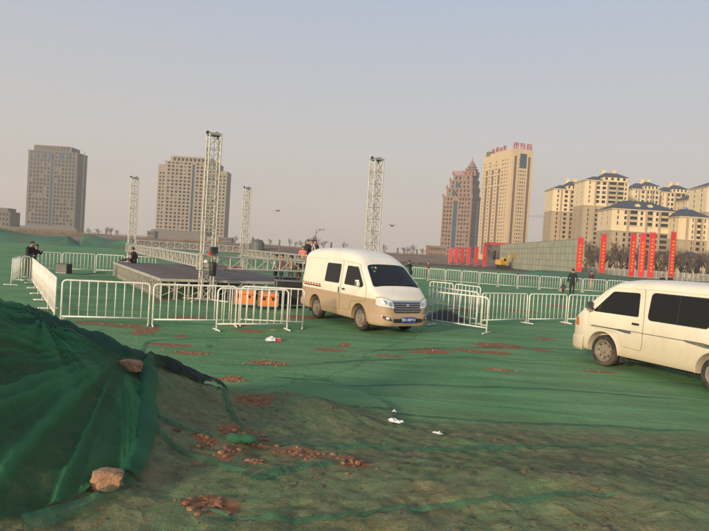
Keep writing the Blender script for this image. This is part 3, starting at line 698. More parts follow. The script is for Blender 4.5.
def van(name, label, V, P, body_mat):
    root = empty(name, P['loc'], P['rz']); tag(root, label, 'van')
    # shell with wheel arches cut out
    sh = V.shell().mesh('body', body_mat, True)
    bo = link('body', sh, root)
    dg = None
    for ax in (P['xf'], P['xr']):
        for sg in (1, -1):
            c = MB(); c.lathe([(0, -.2), (.405, -.2), (.405, .2), (0, .2)], n=40, c=(ax, sg * (.86 - .09), .345))
            bmc = bmesh.new(); mcut = c.mesh('c', body_mat); bmc.from_mesh(mcut); bmesh.ops.remove_doubles(bmc, verts=bmc.verts, dist=1e-5); bmesh.ops.recalc_face_normals(bmc, faces=bmc.faces); bmc.to_mesh(mcut); bmc.free()
            co = link('c', mcut); co.matrix_world = Matrix.Identity(4)
            bo.parent = None; bo.matrix_world = Matrix.Identity(4)
            md = bo.modifiers.new('b', 'BOOLEAN'); md.object = co; md.operation = 'DIFFERENCE'; md.solver = 'EXACT'
            bpy.context.view_layer.update(); dg = bpy.context.evaluated_depsgraph_get()
            nm = bpy.data.meshes.new_from_object(bo.evaluated_get(dg)); bo.modifiers.clear(); bo.data = nm
            bpy.data.objects.remove(co)
    bo.parent = root; bo.matrix_parent_inverse = Matrix.Identity(4); bo.data.name = 'body'
    bo.data.polygons.foreach_set('use_smooth', [True] * len(bo.data.polygons)); bo.data.set_sharp_from_angle(angle=math.radians(38))
    for ax in (P['xf'], P['xr']):
        for sg in (1, -1):
            k = 'L' if sg > 0 else 'R'
            li = MB(); arc = [V.pos(k, ax + .415 * math.cos(a), .345 + .415 * math.sin(a), .004) for a in np.linspace(-.12, math.pi + .12, 26)]
            li.tube(arc, .014, 6); li.build('arch_lip', body_mat, root, smooth=True)
            wheel(root, ax, sg, .80)
    def part(nm, mb, m, par=root, sm=True): return mb.build(nm, m, par, smooth=sm)
    def window(kind, pts, r=.06, par=root, nm='side_window'):
        o = rounded(pts, r); part('gasket', V.patch(kind, grow(o, .018), .005), M['black'], par); return part(nm, V.patch(kind, o, .010), M['glass'], par)
    def door(kind, pts, r=.05, win=None, handle=None):
        o = rounded(pts, r); part('door_seam', V.patch(kind, grow(o, .006), .0025, 8), M['black'])
        d = part('door', V.patch(kind, o, .006, 8), body_mat)
        if win: window(kind, win[0], win[1], d, 'window')
        if handle:
            h = rounded(handle, .02); part('handle', V.patch(kind, h, .022, 2), M['black'], d)
        return d
    # windscreen
    ws = rounded(P['wind'], .07); part('gasket', V.patch('T', grow(ws, .02), .004, 8), M['black']); wsc = part('windscreen', V.patch('T', ws, .010, 10), M['glass'])
    for (a, b, c, d) in P['wipers']: part('wiper', V.strip('T', [(a, b), (c, d)], .022, .022), M['black'])
    for (m, a, b, r) in P.get('stickers', []):
        part('sticker', V.patch('T', [Vector((a + r * math.cos(t), b + r * math.sin(t))) for t in np.linspace(0, 6.28, 12, endpoint=False)], .013, 1), m, wsc)
    P['sides'](window, door, part, V, root)
    # bumper: a swept profile round the nose
    def sweep(xs, sign, prof, nm, m):
        plan = [(x, V.W(x)) for x in xs]; plan = plan + [(xs[-1] + .004 * sign, 0)] + [(x, -y) for x, y in reversed(plan)]
        # resample
        Pn = [Vector(p) for p in plan]; res = []
        for i in range(len(Pn)-1):
            k = max(1, int((Pn[i+1]-Pn[i]).length / .07))
            for j in range(k): res.append(Pn[i].lerp(Pn[i+1], j / k))
        res.append(Pn[-1]); n = len(res); mb = MB(); K = len(prof)
        for i, p in enumerate(res):
            t = res[min(i+1, n-1)] - res[max(i-1, 0)]; t.normalize(); q = Vector((t.y, -t.x)) * (-1 if sign > 0 else 1)
            if q.dot(Vector((p.x - sign, p.y))) < 0: q = -q
            for (o, z) in prof: mb.v.append((p.x + q.x * o, p.y + q.y * o, z))
        for i in range(n-1):
            for k in range(K-1): mb.f.append((i*K+k, (i+1)*K+k, (i+1)*K+k+1, i*K+k+1)); mb.m.append(0)
        b_ = bmesh.new(); mm = mb.mesh(nm, m, True); b_.from_mesh(mm); bmesh.ops.recalc_face_normals(b_, faces=b_.faces); b_.to_mesh(mm); b_.free()
        mm.polygons.foreach_set('use_smooth', [True] * len(mm.polygons))
        return link(nm, mm, root)
    sweep(list(np.linspace(P['bx'], V.x1 - .02, 9)), 1, [(-.05, .25), (.012, .26), (.030, .33), (.032, .44), (.028, .53), (.012, .575), (-.06, .59)], 'front_bumper', body_mat)
    sweep(list(np.linspace(V.x0 + .35, V.x0 + .02, 7)), -1, [(-.05, .33), (.015, .34), (.035, .40), (.035, .52), (.012, .57), (-.05, .58)], 'rear_bumper', body_mat)
    P['front'](part, V, root, sweep)
    # underside: chassis, axles, exhaust
    u = MB(); u.bbox(V.x0 + .5, V.x1 - .6, -.45, .45, .20, .285); u.bbox(P['xf'] - .06, P['xf'] + .06, -.62, .62, .26, .34); u.bbox(P['xr'] - .06, P['xr'] + .06, -.62, .62, .26, .34)
    part('chassis', u, M['black'], root, False)
    for sg in (1, -1):
        f_ = MB(); f_.box((P['xr'] - .47, sg * .70, .29), (.015, .2, .24)); part('mud_flap', f_, M['rubber'], root, False)
        f_ = MB(); f_.box((P['xf'] - .47, sg * .70, .27), (.015, .2, .2)); part('mud_flap', f_, M['rubber'], root, False)
        l_ = rounded([(sg * .66, .85), (sg * .78, .85), (sg * .78, 1.30), (sg * .66, 1.30)] if sg > 0 else [(-.78, .85), (-.66, .85), (-.66, 1.30), (-.78, 1.30)], .03)
        part('tail_light', V.patch('B', [Vector((p.x * .88, p.y)) for p in l_], .01, 2), M['red'])
    return root

def mirror(part, root, x, y, z, m, sg):
    bm = bmesh.new(); bmesh.ops.create_cube(bm, size=1); bmesh.ops.subdivide_edges(bm, edges=bm.edges[:], cuts=3, use_grid_fill=True)
    for v in bm.verts:
        c = v.co; l = (abs(c.x*2)**4 + abs(c.y*2)**4 + abs(c.z*2)**4) ** .25; c = c / max(l, 1e-6) * max(abs(c.x), abs(c.y), abs(c.z)) * 2 * .5
        v.co = Vector((c.x * .11 - .02 * c.z, c.y * .20, c.z * .26))
    me = bpy.data.meshes.new('mirror'); bm.to_mesh(me); bm.free(); me.materials.append(m); me.polygons.foreach_set('use_smooth', [True] * len(me.polygons))
    o = link('side_mirror', me, root, (x, sg * (y + .14), z), sg * -.25)
    a = MB(); a.tube([(-.0, -sg * .16, -.06), (0, -sg * .05, -.06)], .022, 8); a.build('mirror_arm', M['black'], o)
    g = MB(); g.box((-.052, 0, 0), (.006, .15, .2)); g.build('mirror_glass', M['chrome'], o)

SIDE = [(.2, .93), (.3, .965), (.42, .992), (.6, 1.0), (.9, 1.0), (1.1, .992), (1.25, .975), (1.5, .935), (1.8, .885), (2.2, .83)]
V1 = VanShape([(-2.45, 1.70), (-2.42, 1.95), (-2.36, 2.07), (-2.25, 2.14), (-2.0, 2.19), (-1.3, 2.225), (-.4, 2.23), (.3, 2.20), (.65, 2.13), (.95, 2.01), (1.18, 1.86), (1.9, 1.24), (1.98, 1.17), (2.1, 1.105), (2.22, 1.03), (2.31, .94), (2.37, .80), (2.40, .6)],
  [(-2.45, .34), (-2.0, .28), (1.9, .27), (2.4, .27)],
  [(-2.45, .72), (-2.42, .765), (-2.36, .80), (-2.2, .83), (-1.9, .845), (1.55, .845), (1.85, .835), (2.05, .805), (2.2, .75), (2.3, .68), (2.36, .60), (2.40, .46)],
  SIDE, [(-2.45, .45), (-2.2, .42), (.3, .42), (.9, .36), (1.2, .25), (1.9, .16), (2.3, .14), (2.4, .1)])
V2 = VanShape([(-2.35, 1.40), (-2.33, 1.66), (-2.27, 1.82), (-2.15, 1.90), (-1.9, 1.945), (-1.0, 1.97), (.2, 1.965), (.8, 1.935), (1.12, 1.88), (1.28, 1.80), (1.40, 1.71), (2.02, 1.17), (2.10, 1.10), (2.19, 1.03), (2.26, .94), (2.31, .80), (2.34, .6)],
  [(-2.35, .36), (-2.0, .29), (1.9, .28), (2.34, .28)],
  [(-2.35, .72), (-2.32, .765), (-2.25, .80), (-2.1, .83), (-1.8, .845), (1.6, .845), (1.9, .835), (2.05, .81), (2.18, .765), (2.26, .70), (2.31, .62), (2.34, .5)],
  SIDE, [(-2.35, .36), (-2.1, .27), (.8, .26), (1.2, .22), (1.4, .18), (2.0, .13), (2.34, .1)])

def mirror_y(pts): return pts
def sides1(window, door, part, V, root):
    for k in ('R', 'L'):
        door(k, [(.30, .62), (.30, 1.16), (.36, 1.84), (1.10, 1.80), (1.62, 1.18), (1.62, .84), (1.30, .80), (.86, .78), (.78, .52), (.32, .50)], .05,
             ([(.42, 1.20), (.46, 1.74), (1.06, 1.72), (1.46, 1.26), (1.40, 1.19)], .05), [(.34, 1.04), (.34, 1.085), (.50, 1.085), (.50, 1.04)])
        if k == 'R':
            d = door(k, [(-.90, .46), (-.90, 1.88), (.20, 1.87), (.22, .46)], .06, ([(-.78, 1.20), (-.76, 1.76), (.10, 1.76), (.12, 1.20)], .07), [(.12, .93), (.12, 1.10), (.17, 1.10), (.17, .93)])
            part('slide_rail', V.strip(k, [(-2.15, 1.02), (-.98, 1.02)], .035, .012), M['black'])
            for i in range(7):
                x = -2.27 + i * .19; part('reflector', V.strip(k, [(x, 1.075), (x + .10, 1.075)], .05, .010), M['red'])
        else: window(k, [(-.78, 1.20), (-.76, 1.76), (.10, 1.76), (.12, 1.20)], .07)
        part('corner_trim', V.strip(k, [(-2.36, 1.28), (-2.35, 1.78)], .07, .006), M['black'])
        part('roof_gutter', V.strip(k, [(-2.2, 1.86), (-1, 1.885), (.4, 1.885), (1.0, 1.85)], .022, .012), M['cream_part'])
        sg = 1 if k == 'L' else -1
        mirror(part, root, 1.40, V.side_y(1.4, 1.25), 1.28, M['cream_part'], sg)
    part('rear_window', V.patch('B', rounded([(-.55, 1.15), (.55, 1.15), (.5, 1.62), (-.5, 1.62)], .08), .012, 3), M['glass'])
def front1(part, V, root, sweep):
    for sg in (1, -1):
        o = rounded([(sg * .40, .72), (sg * .80, .77), (sg * .80, .98), (sg * .70, 1.00), (sg * .46, .92)], .04, .03)
        part('gasket', V.patch('F', grow(o, .012), .004, 5), M['grey_plastic'])
        h = part('headlight', V.patch('F', o, .012, 6), M['lens'])
        for (y, z, r) in ((.52, .83, .055), (.66, .87, .05)):
            part('reflector_bowl', V.patch('F', [Vector((sg * y + r * math.cos(t), z + r * math.sin(t))) for t in np.linspace(0, 6.28, 16, endpoint=False)], .018, 2), M['chrome'], h)
        f = rounded([(sg * .50, .40), (sg * .72, .44), (sg * .73, .53), (sg * .56, .50)], .02, .03)
        part('fog_recess', V.patch('F', f, .050, 3), M['black'])
        part('fog_light', V.patch('F', [Vector((sg * .61 + .045 * math.cos(t), .47 + .035 * math.sin(t))) for t in np.linspace(0, 6.28, 12, endpoint=False)], .056, 2), M['lens'])
    g = rounded([(-.40, .62), (.40, .62), (.48, .90), (-.48, .90)], .04, .04)
    part('grille_frame', V.patch('F', grow(g, .02), .008, 4), M['grey_plastic'])
    gr = part('grille', V.patch('F', g, .012, 4), M['black'])
    for i, z in enumerate((.66, .72, .78, .84)):
        wd = .385 + (z - .62) * .28; part('grille_bar', V.strip('F', [(-wd, z), (wd, z)], .020, .026), M['steel'], gr)
    part('grille_top_bar', V.strip('F', [(-.47, .905), (.47, .905)], .045, .024), M['chrome'], gr)
    part('badge', V.patch('F', [Vector((.05 * math.cos(t), .805 + .035 * math.sin(t))) for t in np.linspace(0, 6.28, 14, endpoint=False)], .034, 2), M['chrome'], gr)
    l_ = rounded([(-.46, .36), (.46, .36), (.46, .46), (-.46, .46)], .03, .05); part('air_intake', V.patch('F', l_, .044, 3), M['black'])
    pl = MB(); pl.box((0, 0, 0), (.012, .44, .14)); po = pl.build('number_plate', M['blue_plate'], root, (V.x1 + .075, .0, .435))
    t = text_mesh('豫A·88PV2', .098, M['plate_white'], .001)
    t.transform(Matrix(((0, 0, 1, 0), (1, 0, 0, 0), (0, 1, 0, 0), (0, 0, 0, 1)))); link('plate_lettering', t, po, (.0085, 0, 0))

fw, rw = T(362, 331), T(316, 317.5)
hd = Vector((fw.x - rw.x, fw.y - rw.y)).normalized(); rg = Vector((hd.y, -hd.x))
XF1, XR1 = 1.32, -1.30
loc1 = Vector((fw.x, fw.y)) - hd * XF1 - rg * .70
van('white_and_beige_van', 'high-roof van, cream above and muddy beige below, parked nose-on beside the orange cases', V1,
    dict(loc=(loc1.x, loc1.y, .01), rz=math.atan2(hd.y, hd.x), xf=XF1, xr=XR1, bx=1.86,
         wind=[(1.24, -.60), (1.84, -.735), (1.84, .735), (1.24, .60)], wipers=[(1.83, -.55, 1.80, .02), (1.83, .08, 1.79, .60)],
         stickers=[(M['stick_blue'], 1.32, -.50, .035), (M['yellow'], 1.33, -.40, .032), (M['stick_green'], 1.43, -.49, .032)],
         sides=sides1, front=front1), M['paint_high'])

def sides2(window, door, part, V, root):
    for k in ('L', 'R'):
        door(k, [(.34, .62), (.34, 1.16), (.40, 1.76), (1.20, 1.73), (1.72, 1.20), (1.74, .84), (1.30, .80), (.92, .78), (.82, .52), (.36, .50)], .05,
             ([(.46, 1.17), (.50, 1.66), (1.16, 1.64), (1.62, 1.18), (1.58, 1.16)], .05), [(.42, 1.00), (.42, 1.045), (.60, 1.045), (.60, 1.00)])
        window(k, [(-1.02, 1.15), (-1.00, 1.68), (.22, 1.68), (.24, 1.15)], .08)
        part('window_divider', V.strip(k, [(-.40, 1.15), (-.40, 1.68)], .02, .014), M['black'])
        window(k, [(-2.02, 1.15), (-1.97, 1.65), (-1.14, 1.68), (-1.14, 1.15)], .08)
        part('roof_gutter', V.strip(k, [(-2.1, 1.745), (-1, 1.765), (.4, 1.765), (1.15, 1.73)], .024, .014), M['cream_part'])
        part('side_moulding', V.strip(k, [(-.92, .86), (.95, .86)], .014, .008), M['stripe'])
        part('side_stripe', V.patch(k, rounded([(1.65, .86), (.62, .86), (.60, .81), (.70, .80), (.8, .83), (1.65, .835)], .01, .05), .009, 3), M['stripe'])
        part('side_stripe', V.patch(k, rounded([(-.55, .875), (-.95, .875), (-1.05, .82), (-2.25, .80), (-2.25, .775), (-1.0, .79), (-.60, .84)], .01, .05), .009, 3), M['stripe'])
        part('belt_crease', V.strip(k, [(-2.2, 1.075), (1.7, 1.075)], .010, .003), M['cream_part'])
        part('side_seam', V.strip(k, [(-1.08, .45), (-1.08, 1.74)], .008, .004), M['grey_plastic'])
        sg = 1 if k == 'L' else -1
        mirror(part, root, 1.66, V.side_y(1.66, 1.25), 1.27, M['grey_plastic'], sg)
        part('indicator', V.patch(k, rounded([(2.02, .80), (2.16, .80), (2.14, .99), (2.05, .99)], .02, .03), .010, 3), M['amber'])
    part('rear_window', V.patch('B', rounded([(-.58, 1.12), (.58, 1.12), (.5, 1.36), (-.5, 1.36)], .06), .012, 3), M['glass'])
def front2(part, V, root, sweep):
    for sg in (1, -1):
        o = rounded([(sg * .44, .78), (sg * .70, .78), (sg * .68, .97), (sg * .44, .94)], .03, .03)
        part('headlight', V.patch('F', o, .012, 5), M['lens'])
    g = rounded([(-.40, .78), (.40, .78), (.40, .93), (-.40, .93)], .03, .04)
    gr = part('grille', V.patch('F', g, .010, 4), M['black'])
    for z in (.82, .87): part('grille_bar', V.strip('F', [(-.38, z), (.38, z)], .016, .02), M['chrome'], gr)

fw, rw = T(605, 366), T(705.5, 391)
hd = Vector((fw.x - rw.x, fw.y - rw.y)).normalized(); lf = Vector((-hd.y, hd.x))
loc2 = Vector((fw.x, fw.y)) - hd * 1.33 - lf * .70
van('cream_minibus', 'dusty cream low-roof minibus with dark tinted side windows, cut off by the picture edge', V2,
    dict(loc=(loc2.x, loc2.y, .01), rz=math.atan2(hd.y, hd.x), xf=1.33, xr=-1.22, bx=1.84,
         wind=[(1.44, -.66), (1.98, -.74), (1.98, .74), (1.44, .66)], wipers=[(1.97, -.5, 1.94, .05), (1.97, .08, 1.93, .6)], sides=sides2, front=front2), M['paint_low'])
# ------------------------------------------------------------------ crowd barriers
_bar = MB(); _bar.tube([(0, 0, .17), (0, 0, 1.045)], .0125, 6); BAR = _bar.mesh('bar', M['white_steel'], True)
_ft = MB(); _ft.tube([(0, -.26, .025), (0, -.2, .03), (0, .2, .03), (0, .26, .025)], .019, 6); _ft.tube([(0, 0, .03), (0, 0, .17)], .016, 6); FOOT = _ft.mesh('foot', M['white_steel'], True)
def barrier(p0, p1, label, group, tilt=0.0, feet=True):
    p0, p1 = on_ground(p0), on_ground(p1); d = p1 - p0; L_ = math.hypot(d.x, d.y); rz = math.atan2(d.y, d.x)
    root = empty('crowd_barrier', p0, rz); tag(root, label, 'barrier', group)
    root.rotation_euler = (tilt, -math.atan2(d.z, L_) * .8, rz)
    e = .02; r_ = .10; f = MB(); pts = [(e, 0, .0), (e, 0, 1.05 - r_)]
    pts += [(e + r_ - r_ * math.cos(a), 0, 1.05 - r_ + r_ * math.sin(a)) for a in np.linspace(.3, 1.57, 5)]
    q = [(L_ - x, y, z) for x, y, z in reversed(pts)]
    f.tube(pts + q, .023, 8); f.tube([(e, 0, .17), (L_ - e, 0, .17)], .019, 8)
    f.build('frame', M['white_steel'], root, smooth=True)
    n = max(3, int(round(L_ / .195)))
    for i in range(1, n): link('bar', BAR, root, (L_ * i / n, 0, 0))
    if feet:
        for x in (e, L_ - e): link('foot', FOOT, root, (x, random.uniform(-.01, .01), 0), random.uniform(-.12, .12))
    return root
ORD = ('first', 'second', 'third', 'fourth', 'fifth', 'sixth', 'seventh', 'eighth', 'ninth', 'tenth', 'eleventh', 'twelfth')
def row(pix, label, group, rev=False, **k):
    P = [G(*p) for p in pix]
    for i_, (a, b) in enumerate(zip(P[:-1], P[1:])):
        g = (b - a).normalized() * .03; barrier(a + g, b - g + Vector((0, random.uniform(-.04, .04), 0)), label.replace('#', ORD[i_]), group, tilt=random.uniform(-.03, .03), **k)
gname = 'barriers in front of the stage'
barrier(G(59.7, 323), G(149, 325), 'white crowd barrier at the corner nearest the netted spoil heap', gname)
barrier(G(151.5, 326), G(236, 327), 'white crowd barrier before the stage front and the truss tower with the black bag', gname)
barrier(G(215.5, 331), G(287.5, 330.5), 'white crowd barrier standing forward of its row before the orange cases', gname, tilt=-.02)
barrier(G(239, 326), G(303, 328.5), 'white crowd barrier reaching from the orange cases to the van rear', gname)
A0, A1 = G(54.5, 320), G(31.5, 283.5)
for i in range(5):
    a, b = A0.lerp(A1, i / 5), A0.lerp(A1, (i + .97) / 5)
    barrier(a, b, '%s white barrier from the corner in the column leading to the two leaning people' % ORD[i], 'barriers in the column along the left side')
row([(31, 281), (19.5, 281)], 'white crowd barrier in front of the two leaning people', 'barriers at the far corner')
row([(19, 280.5), (11, 285.5)], 'white crowd barrier end-on, at the outer end past the two leaning people', 'barriers at the far corner')
row([(33, 271.3), (61, 271.8), (95, 272.8), (125, 274.2), (156, 275.5)], '# white barrier from the two leaning people in the row behind the floor speaker', 'barriers in the row behind the stage')
barrier(G(431, 325.5), G(487, 334), 'white crowd barrier slanting forward beside the van nose', 'barriers right of the van', tilt=.02)
barrier(G(427, 316), G(477, 324.5), 'white crowd barrier close behind the slanting one beside the van nose', 'barriers right of the van')
row([(428, 306), (453, 309.5), (480, 314)], '# white barrier from the van in the short row behind the dark heap', 'barriers behind the dark heap')
row([(479.5, 325.5), (527, 323.5), (566, 323.5), (607, 324), (650, 325)], '# white barrier from the slanting one in the row between the two vans', 'barriers between the two vans')
row([(411, 280), (428, 281.2), (445, 282.7), (461, 284), (479, 285.5), (497.5, 287), (517, 288.3), (539, 289.7), (560, 291), (582, 292.3), (606, 293.8), (632, 295.4)],
    '# white barrier from the van windscreen in the far row before the red banners', 'barriers in the far row')

# ------------------------------------------------------------------ stage
SA = math.radians(29); SU = Vector((math.cos(SA), math.sin(SA), 0)); SV = Vector((-math.sin(SA), math.cos(SA), 0))
SP = G(163, 279.0, .76) + SV * .35; SP.z = 0
DH = .76
stage = empty('stage', SP, SA); tag(stage, 'low event stage of brown deck panels on white steel legs', 'stage')
W_, D_ = 6.0, 12.6
pm = MB(); pm.bbox(.006, .994, .006, 2.094, DH - .045, DH); PANEL = pm.mesh('deck_panel', M['deck'])
for i in range(6):
    for j in range(6): link('deck_panel', PANEL, stage, (i, j * 2.1, random.uniform(-.004, .004)))
fr = MB()
for x0, x1, y0, y1 in ((0, W_, -.05, -.005), (0, W_, D_ + .005, D_ + .05), (-.05, -.005, -.05, D_ + .05), (W_ + .005, W_ + .05, -.05, D_ + .05)): fr.bbox(x0, x1, y0, y1, DH - .10, DH - .006)
fr.build('edge_frame', M['truss'], stage)
lg = MB(); lg.bbox(-.03, .03, -.03, .03, 0, DH - .10); lg.bbox(-.06, .06, -.06, .06, 0, .015); LEG = lg.mesh('leg', M['truss'])
for k in range(26): link('leg', LEG, stage, (.0, .02 + k * D_ / 25.0, 0))
for k in range(1, 13): link('leg', LEG, stage, (k * .5, .02, 0))
for i in range(1, 4):
    for j in range(1, 6): link('leg', LEG, stage, (i * 2, j * 2.05, 0))
br = MB()
for k in range(6):
    br.tube([(k, .03, .12), (k + 1, .03, .58)], .017, 5); br.tube([(k, .05, .58), (k + 1, .05, .12)], .017, 5)
br.tube([(0, .02, .5), (W_, .02, .5)], .02, 6); br.tube([(0, .02, .1), (0, D_, .1)], .02, 6)
for k in range(6): br.tube([(.04, k * 2.1, .12), (.04, k * 2.1 + 2.1, .58)], .016, 5)
br.build('cross_bracing', M['truss'], stage)

# ------------------------------------------------------------------ trusses
def lattice(root, p0, p1, s, bay, r=.03, rb=.017):
    """four-chord box truss from p0 to p1 in root's space"""
    p0, p1 = Vector(p0), Vector(p1); d = (p1 - p0); L_ = d.length; d.normalize()
    a = d.cross(Vector((0, 0, 1))); a = a.normalized() if a.length > .1 else Vector((1, 0, 0)); b = a.cross(d).normalized()
    c4 = [(a * sx + b * sy) * s / 2 for sx, sy in ((-1, -1), (1, -1), (1, 1), (-1, 1))]
    for c in c4:
        m = MB(); m.tube([p0 + c, p1 + c], r, 8); m.build('chord', M['truss'], root, smooth=True, autosmooth=50)
    n = max(1, int(round(L_ / bay)))
    for i in range(n + 1):
        m = MB(); o = p0 + d * (L_ * i / n)
        for k in range(4): m.tube([o + c4[k], o + c4[(k+1) % 4]], rb, 5, False)
        m.build('rung', M['truss'], root)
    for k in range(4):
        m = MB()
        for i in range(n):
            q0, q1 = p0 + d * (L_ * i / n), p0 + d * (L_ * (i + 1) / n)
            i0, i1 = (k, (k+1) % 4) if i % 2 else ((k+1) % 4, k)
            m.tube([q0 + c4[i0], q1 + c4[i1]], rb, 5, False)
        m.build('diagonal_braces', M['truss'], root)
TH = 6.05; TS = .42; RZ = 1.42
towers = {}
for key, px, Y, lab in (('a', 208.5, 22.0, 'tallest-looking steel truss tower at the stage front, hung with a black bag'), ('b', 132, 40.0, 'thin steel truss tower behind the seated person at the stage end'),
                        ('c', 244.5, 42.4, 'slim steel truss tower rising behind the far ring truss'), ('d', 371.5, 25.6, 'steel truss tower rising behind the high-roof van')):
    p = AT(px, 228 + .0612 * px, Y); p.z = 0; towers[key] = p
    t = empty('truss_tower', p, SA); tag(t, lab, 'truss tower', 'four truss towers round the stage')
    lattice(t, (0, 0, .06), (0, 0, TH), TS, .5)
    m = MB(); m.box((0, 0, .03), (.7, .7, .03)); m.build('base_plate', M['steel'], t)
    m = MB()
    for a in range(4): m.tube([(math.cos(a*1.571+.785)*.28, math.sin(a*1.571+.785)*.28, .05), (math.cos(a*1.571+.785)*.95, math.sin(a*1.571+.785)*.95, .03)], .03, 6)
    m.build('outriggers', M['truss'], t)
    m = MB(); m.box((0, 0, TH + .04), (.46, .44, .05)); m.box((.1, 0, TH + .10), (.12, .10, .08)); m.build('head_block', M['steel'], t)
    m = MB(); m.lathe([(0, -.02), (.06, -.02), (.045, 0), (.06, .02), (0, .02)], n=14, c=(-.24, 0, TH + .08)); m.build('pulley', M['black'], t)
    m = MB()                                                     # sleeve block riding on the tower
    z0 = RZ - .28
    for sx in (-1, 1):
        for sy in (-1, 1): m.tube([(sx * .3, sy * .3, z0), (sx * .3, sy * .3, z0 + .56)], .026, 6)
    for zz in (z0, z0 + .56):
        m.tube([(-.3, -.3, zz), (.3, -.3, zz), (.3, .3, zz), (-.3, .3, zz)], .024, 6, closed=True)
    m.build('sleeve_block', M['truss'], t)
    m = MB(); m.tube([(.02, .0, TH), (.02, 0, RZ + .3)], .012, 5); m.build('hoist_chain', M['steel'], t)
def ring(k0, k1, z, lab, ext=(.3, .3)):
    a, b = towers[k0].copy(), towers[k1].copy(); d = (b - a); L_ = d.length; d.normalize()
    a = a + d * ext[0]; t = empty('ring_truss', (a.x, a.y, z), math.atan2(d.y, d.x)); tag(t, lab, 'truss', 'ring trusses waiting to be hoisted')
    lattice(t, (0, 0, 0), (L_ - ext[0] - ext[1], 0, 0), .42, .5, .03, .018)
ring('a', 'b', RZ, 'long horizontal box truss over the left side of the stage')
ring('a', 'd', RZ, 'horizontal box truss from the stage front tower to behind the van')
ring('b', 'c', RZ + .32, 'horizontal box truss between the two far truss towers')
ring('c', 'd', RZ + .10, 'horizontal box truss receding from behind the van to the far tower')

# ------------------------------------------------------------------ cases, speakers, hoist gear
def bevel_box(size, bev, mats):
    bm = bmesh.new(); bmesh.ops.create_cube(bm, size=1)
    for v in bm.verts: v.co = Vector((v.co.x * size[0], v.co.y * size[1], v.co.z * size[2] + size[2] / 2))
    bmesh.ops.bevel(bm, geom=bm.edges[:], offset=bev, segments=2, affect='EDGES', profile=.5)
    me = bpy.data.meshes.new('b'); bm.to_mesh(me); bm.free(); me.materials.append(mats); return me
def flight_case(px, py, size, m, lab, rz, cat='case', wheels=.11, trim='steel', z=0, grp=None, p=None):
    p = G(px, py) if p is None else p; r = empty('flight_case', (p.x, p.y, z), rz); tag(r, lab, cat, grp)
    sx, sy, sz = size
    o = link('case_body', bevel_box((sx, sy, sz), .015, m), r, (0, 0, wheels))
    t = MB()
    for x in (-1, 1):
        for y in (-1, 1): t.box((x * sx / 2, y * sy / 2, wheels + sz / 2), (.03, .03, sz * .98))
    for zz in (wheels + .01, wheels + sz - .01):
        for y in (-1, 1): t.box((0, y * sy / 2, zz), (sx, .028, .028))
        for x in (-1, 1): t.box((x * sx / 2, 0, zz), (.028, sy, .028))
    t.build('edge_trim', M[trim], r)
    l = MB(); l.box((0, -sy / 2 - .004, wheels + sz * .70), (sx * .94, .014, .02)); l.build('lid_joint', M['black'], r)
    for x in (-.24, .24):
        h = MB(); h.box((x * sx, -sy / 2 - .010, wheels + sz * .55), (.10, .024, .09)); h.build('recessed_handle', M['black'], r)
        h = MB(); h.box((x * sx * 1.5, -sy / 2 - .008, wheels + sz * .70), (.05, .03, .06)); h.build('latch', M['steel'], r)
    if wheels:
        for x in (-1, 1):
            for y in (-1, 1):
                c = MB(); c.lathe([(0, -.02), (.045, -.02), (.05, 0), (.045, .02), (0, .02)], n=12, c=(x * sx * .38, y * sy * .36, .05)); c.box((x * sx * .38, y * sy * .36, wheels - .022), (.07, .07, .044)); c.build('castor', M['black'], r)
    return r
flight_case(244, 307, (.66, .5, .50), M['orange'], 'orange wheeled equipment case beside the stage leg, left of its twin', .12)
flight_case(267.5, 309, (.66, .5, .47), M['orange'], 'orange wheeled equipment case standing next to the black flight case', .2)
flight_case(289, 307.5, (1.05, .6, .86), M['black'], 'wide black flight case with metal edges near the van rear', .25)
_p = SP + SU * 5.2 + SV * .8
flight_case(0, 0, (.9, .5, .16), M['black'], 'flat black rack case lying on the stage corner near the van', SA, wheels=0, z=DH + .004, p=_p)
def speaker(p, size, rz, lab, z=None):
    r = empty('loudspeaker', (p.x, p.y, p.z if z is None else z), rz); tag(r, lab, 'speaker'); sx, sy, sz = size
    link('cabinet', bevel_box(size, .02, M['black']), r)
    g = MB(); g.box((0, -sy / 2 - .006, sz * .52), (sx * .9, .012, sz * .84)); g.build('grille', M['grey_plastic'], r)
    g = MB(); g.box((0, -sy / 2 - .010, sz * .06), (sx * .9, .02, .02)); g.build('trim', M['steel'], r); return r
speaker(on_ground(G(63.5, 273.5)), (.66, .5, .52), -.1, 'black floor loudspeaker standing alone on the net')
p = AT(214, 253.8, 21.72); h = empty('chain_hoist', p, SA); tag(h, 'black chain hoist box clamped to the stage front tower', 'hoist')
link('motor_body', bevel_box((.25, .22, .25), .03, M['black']), h); m = MB(); m.box((-.16, -.02, .03), (.07, .12, .12)); m.build('red_cover', M['red'], h)
m = MB(); m.tube([(0, 0, -.17), (0, 0, .0)], .012, 6); m.tube([(0, 0, .25), (0, .05, .42)], .012, 6); m.build('chain', M['steel'], h)
p = AT(212.3, 276.2, 21.70); h = empty('chain_bag', p, SA); tag(h, 'black tubular chain bag hanging on the stage front tower', 'bag')
m = MB(); m.lathe([(0, 0), (.10, .01), (.125, .06), (.12, .25), (.125, .42), (.115, .50), (.10, .51), (.0, .48)], axis='z', n=16); m.build('bag', M['black'], h, smooth=True)
m = MB(); m.tube([(.0, .1, .5), (0, .12, .62)], .014, 6); m.tube([(.0, -.1, .5), (0, .12, .62)], .01, 6); m.build('strap', M['black'], h)
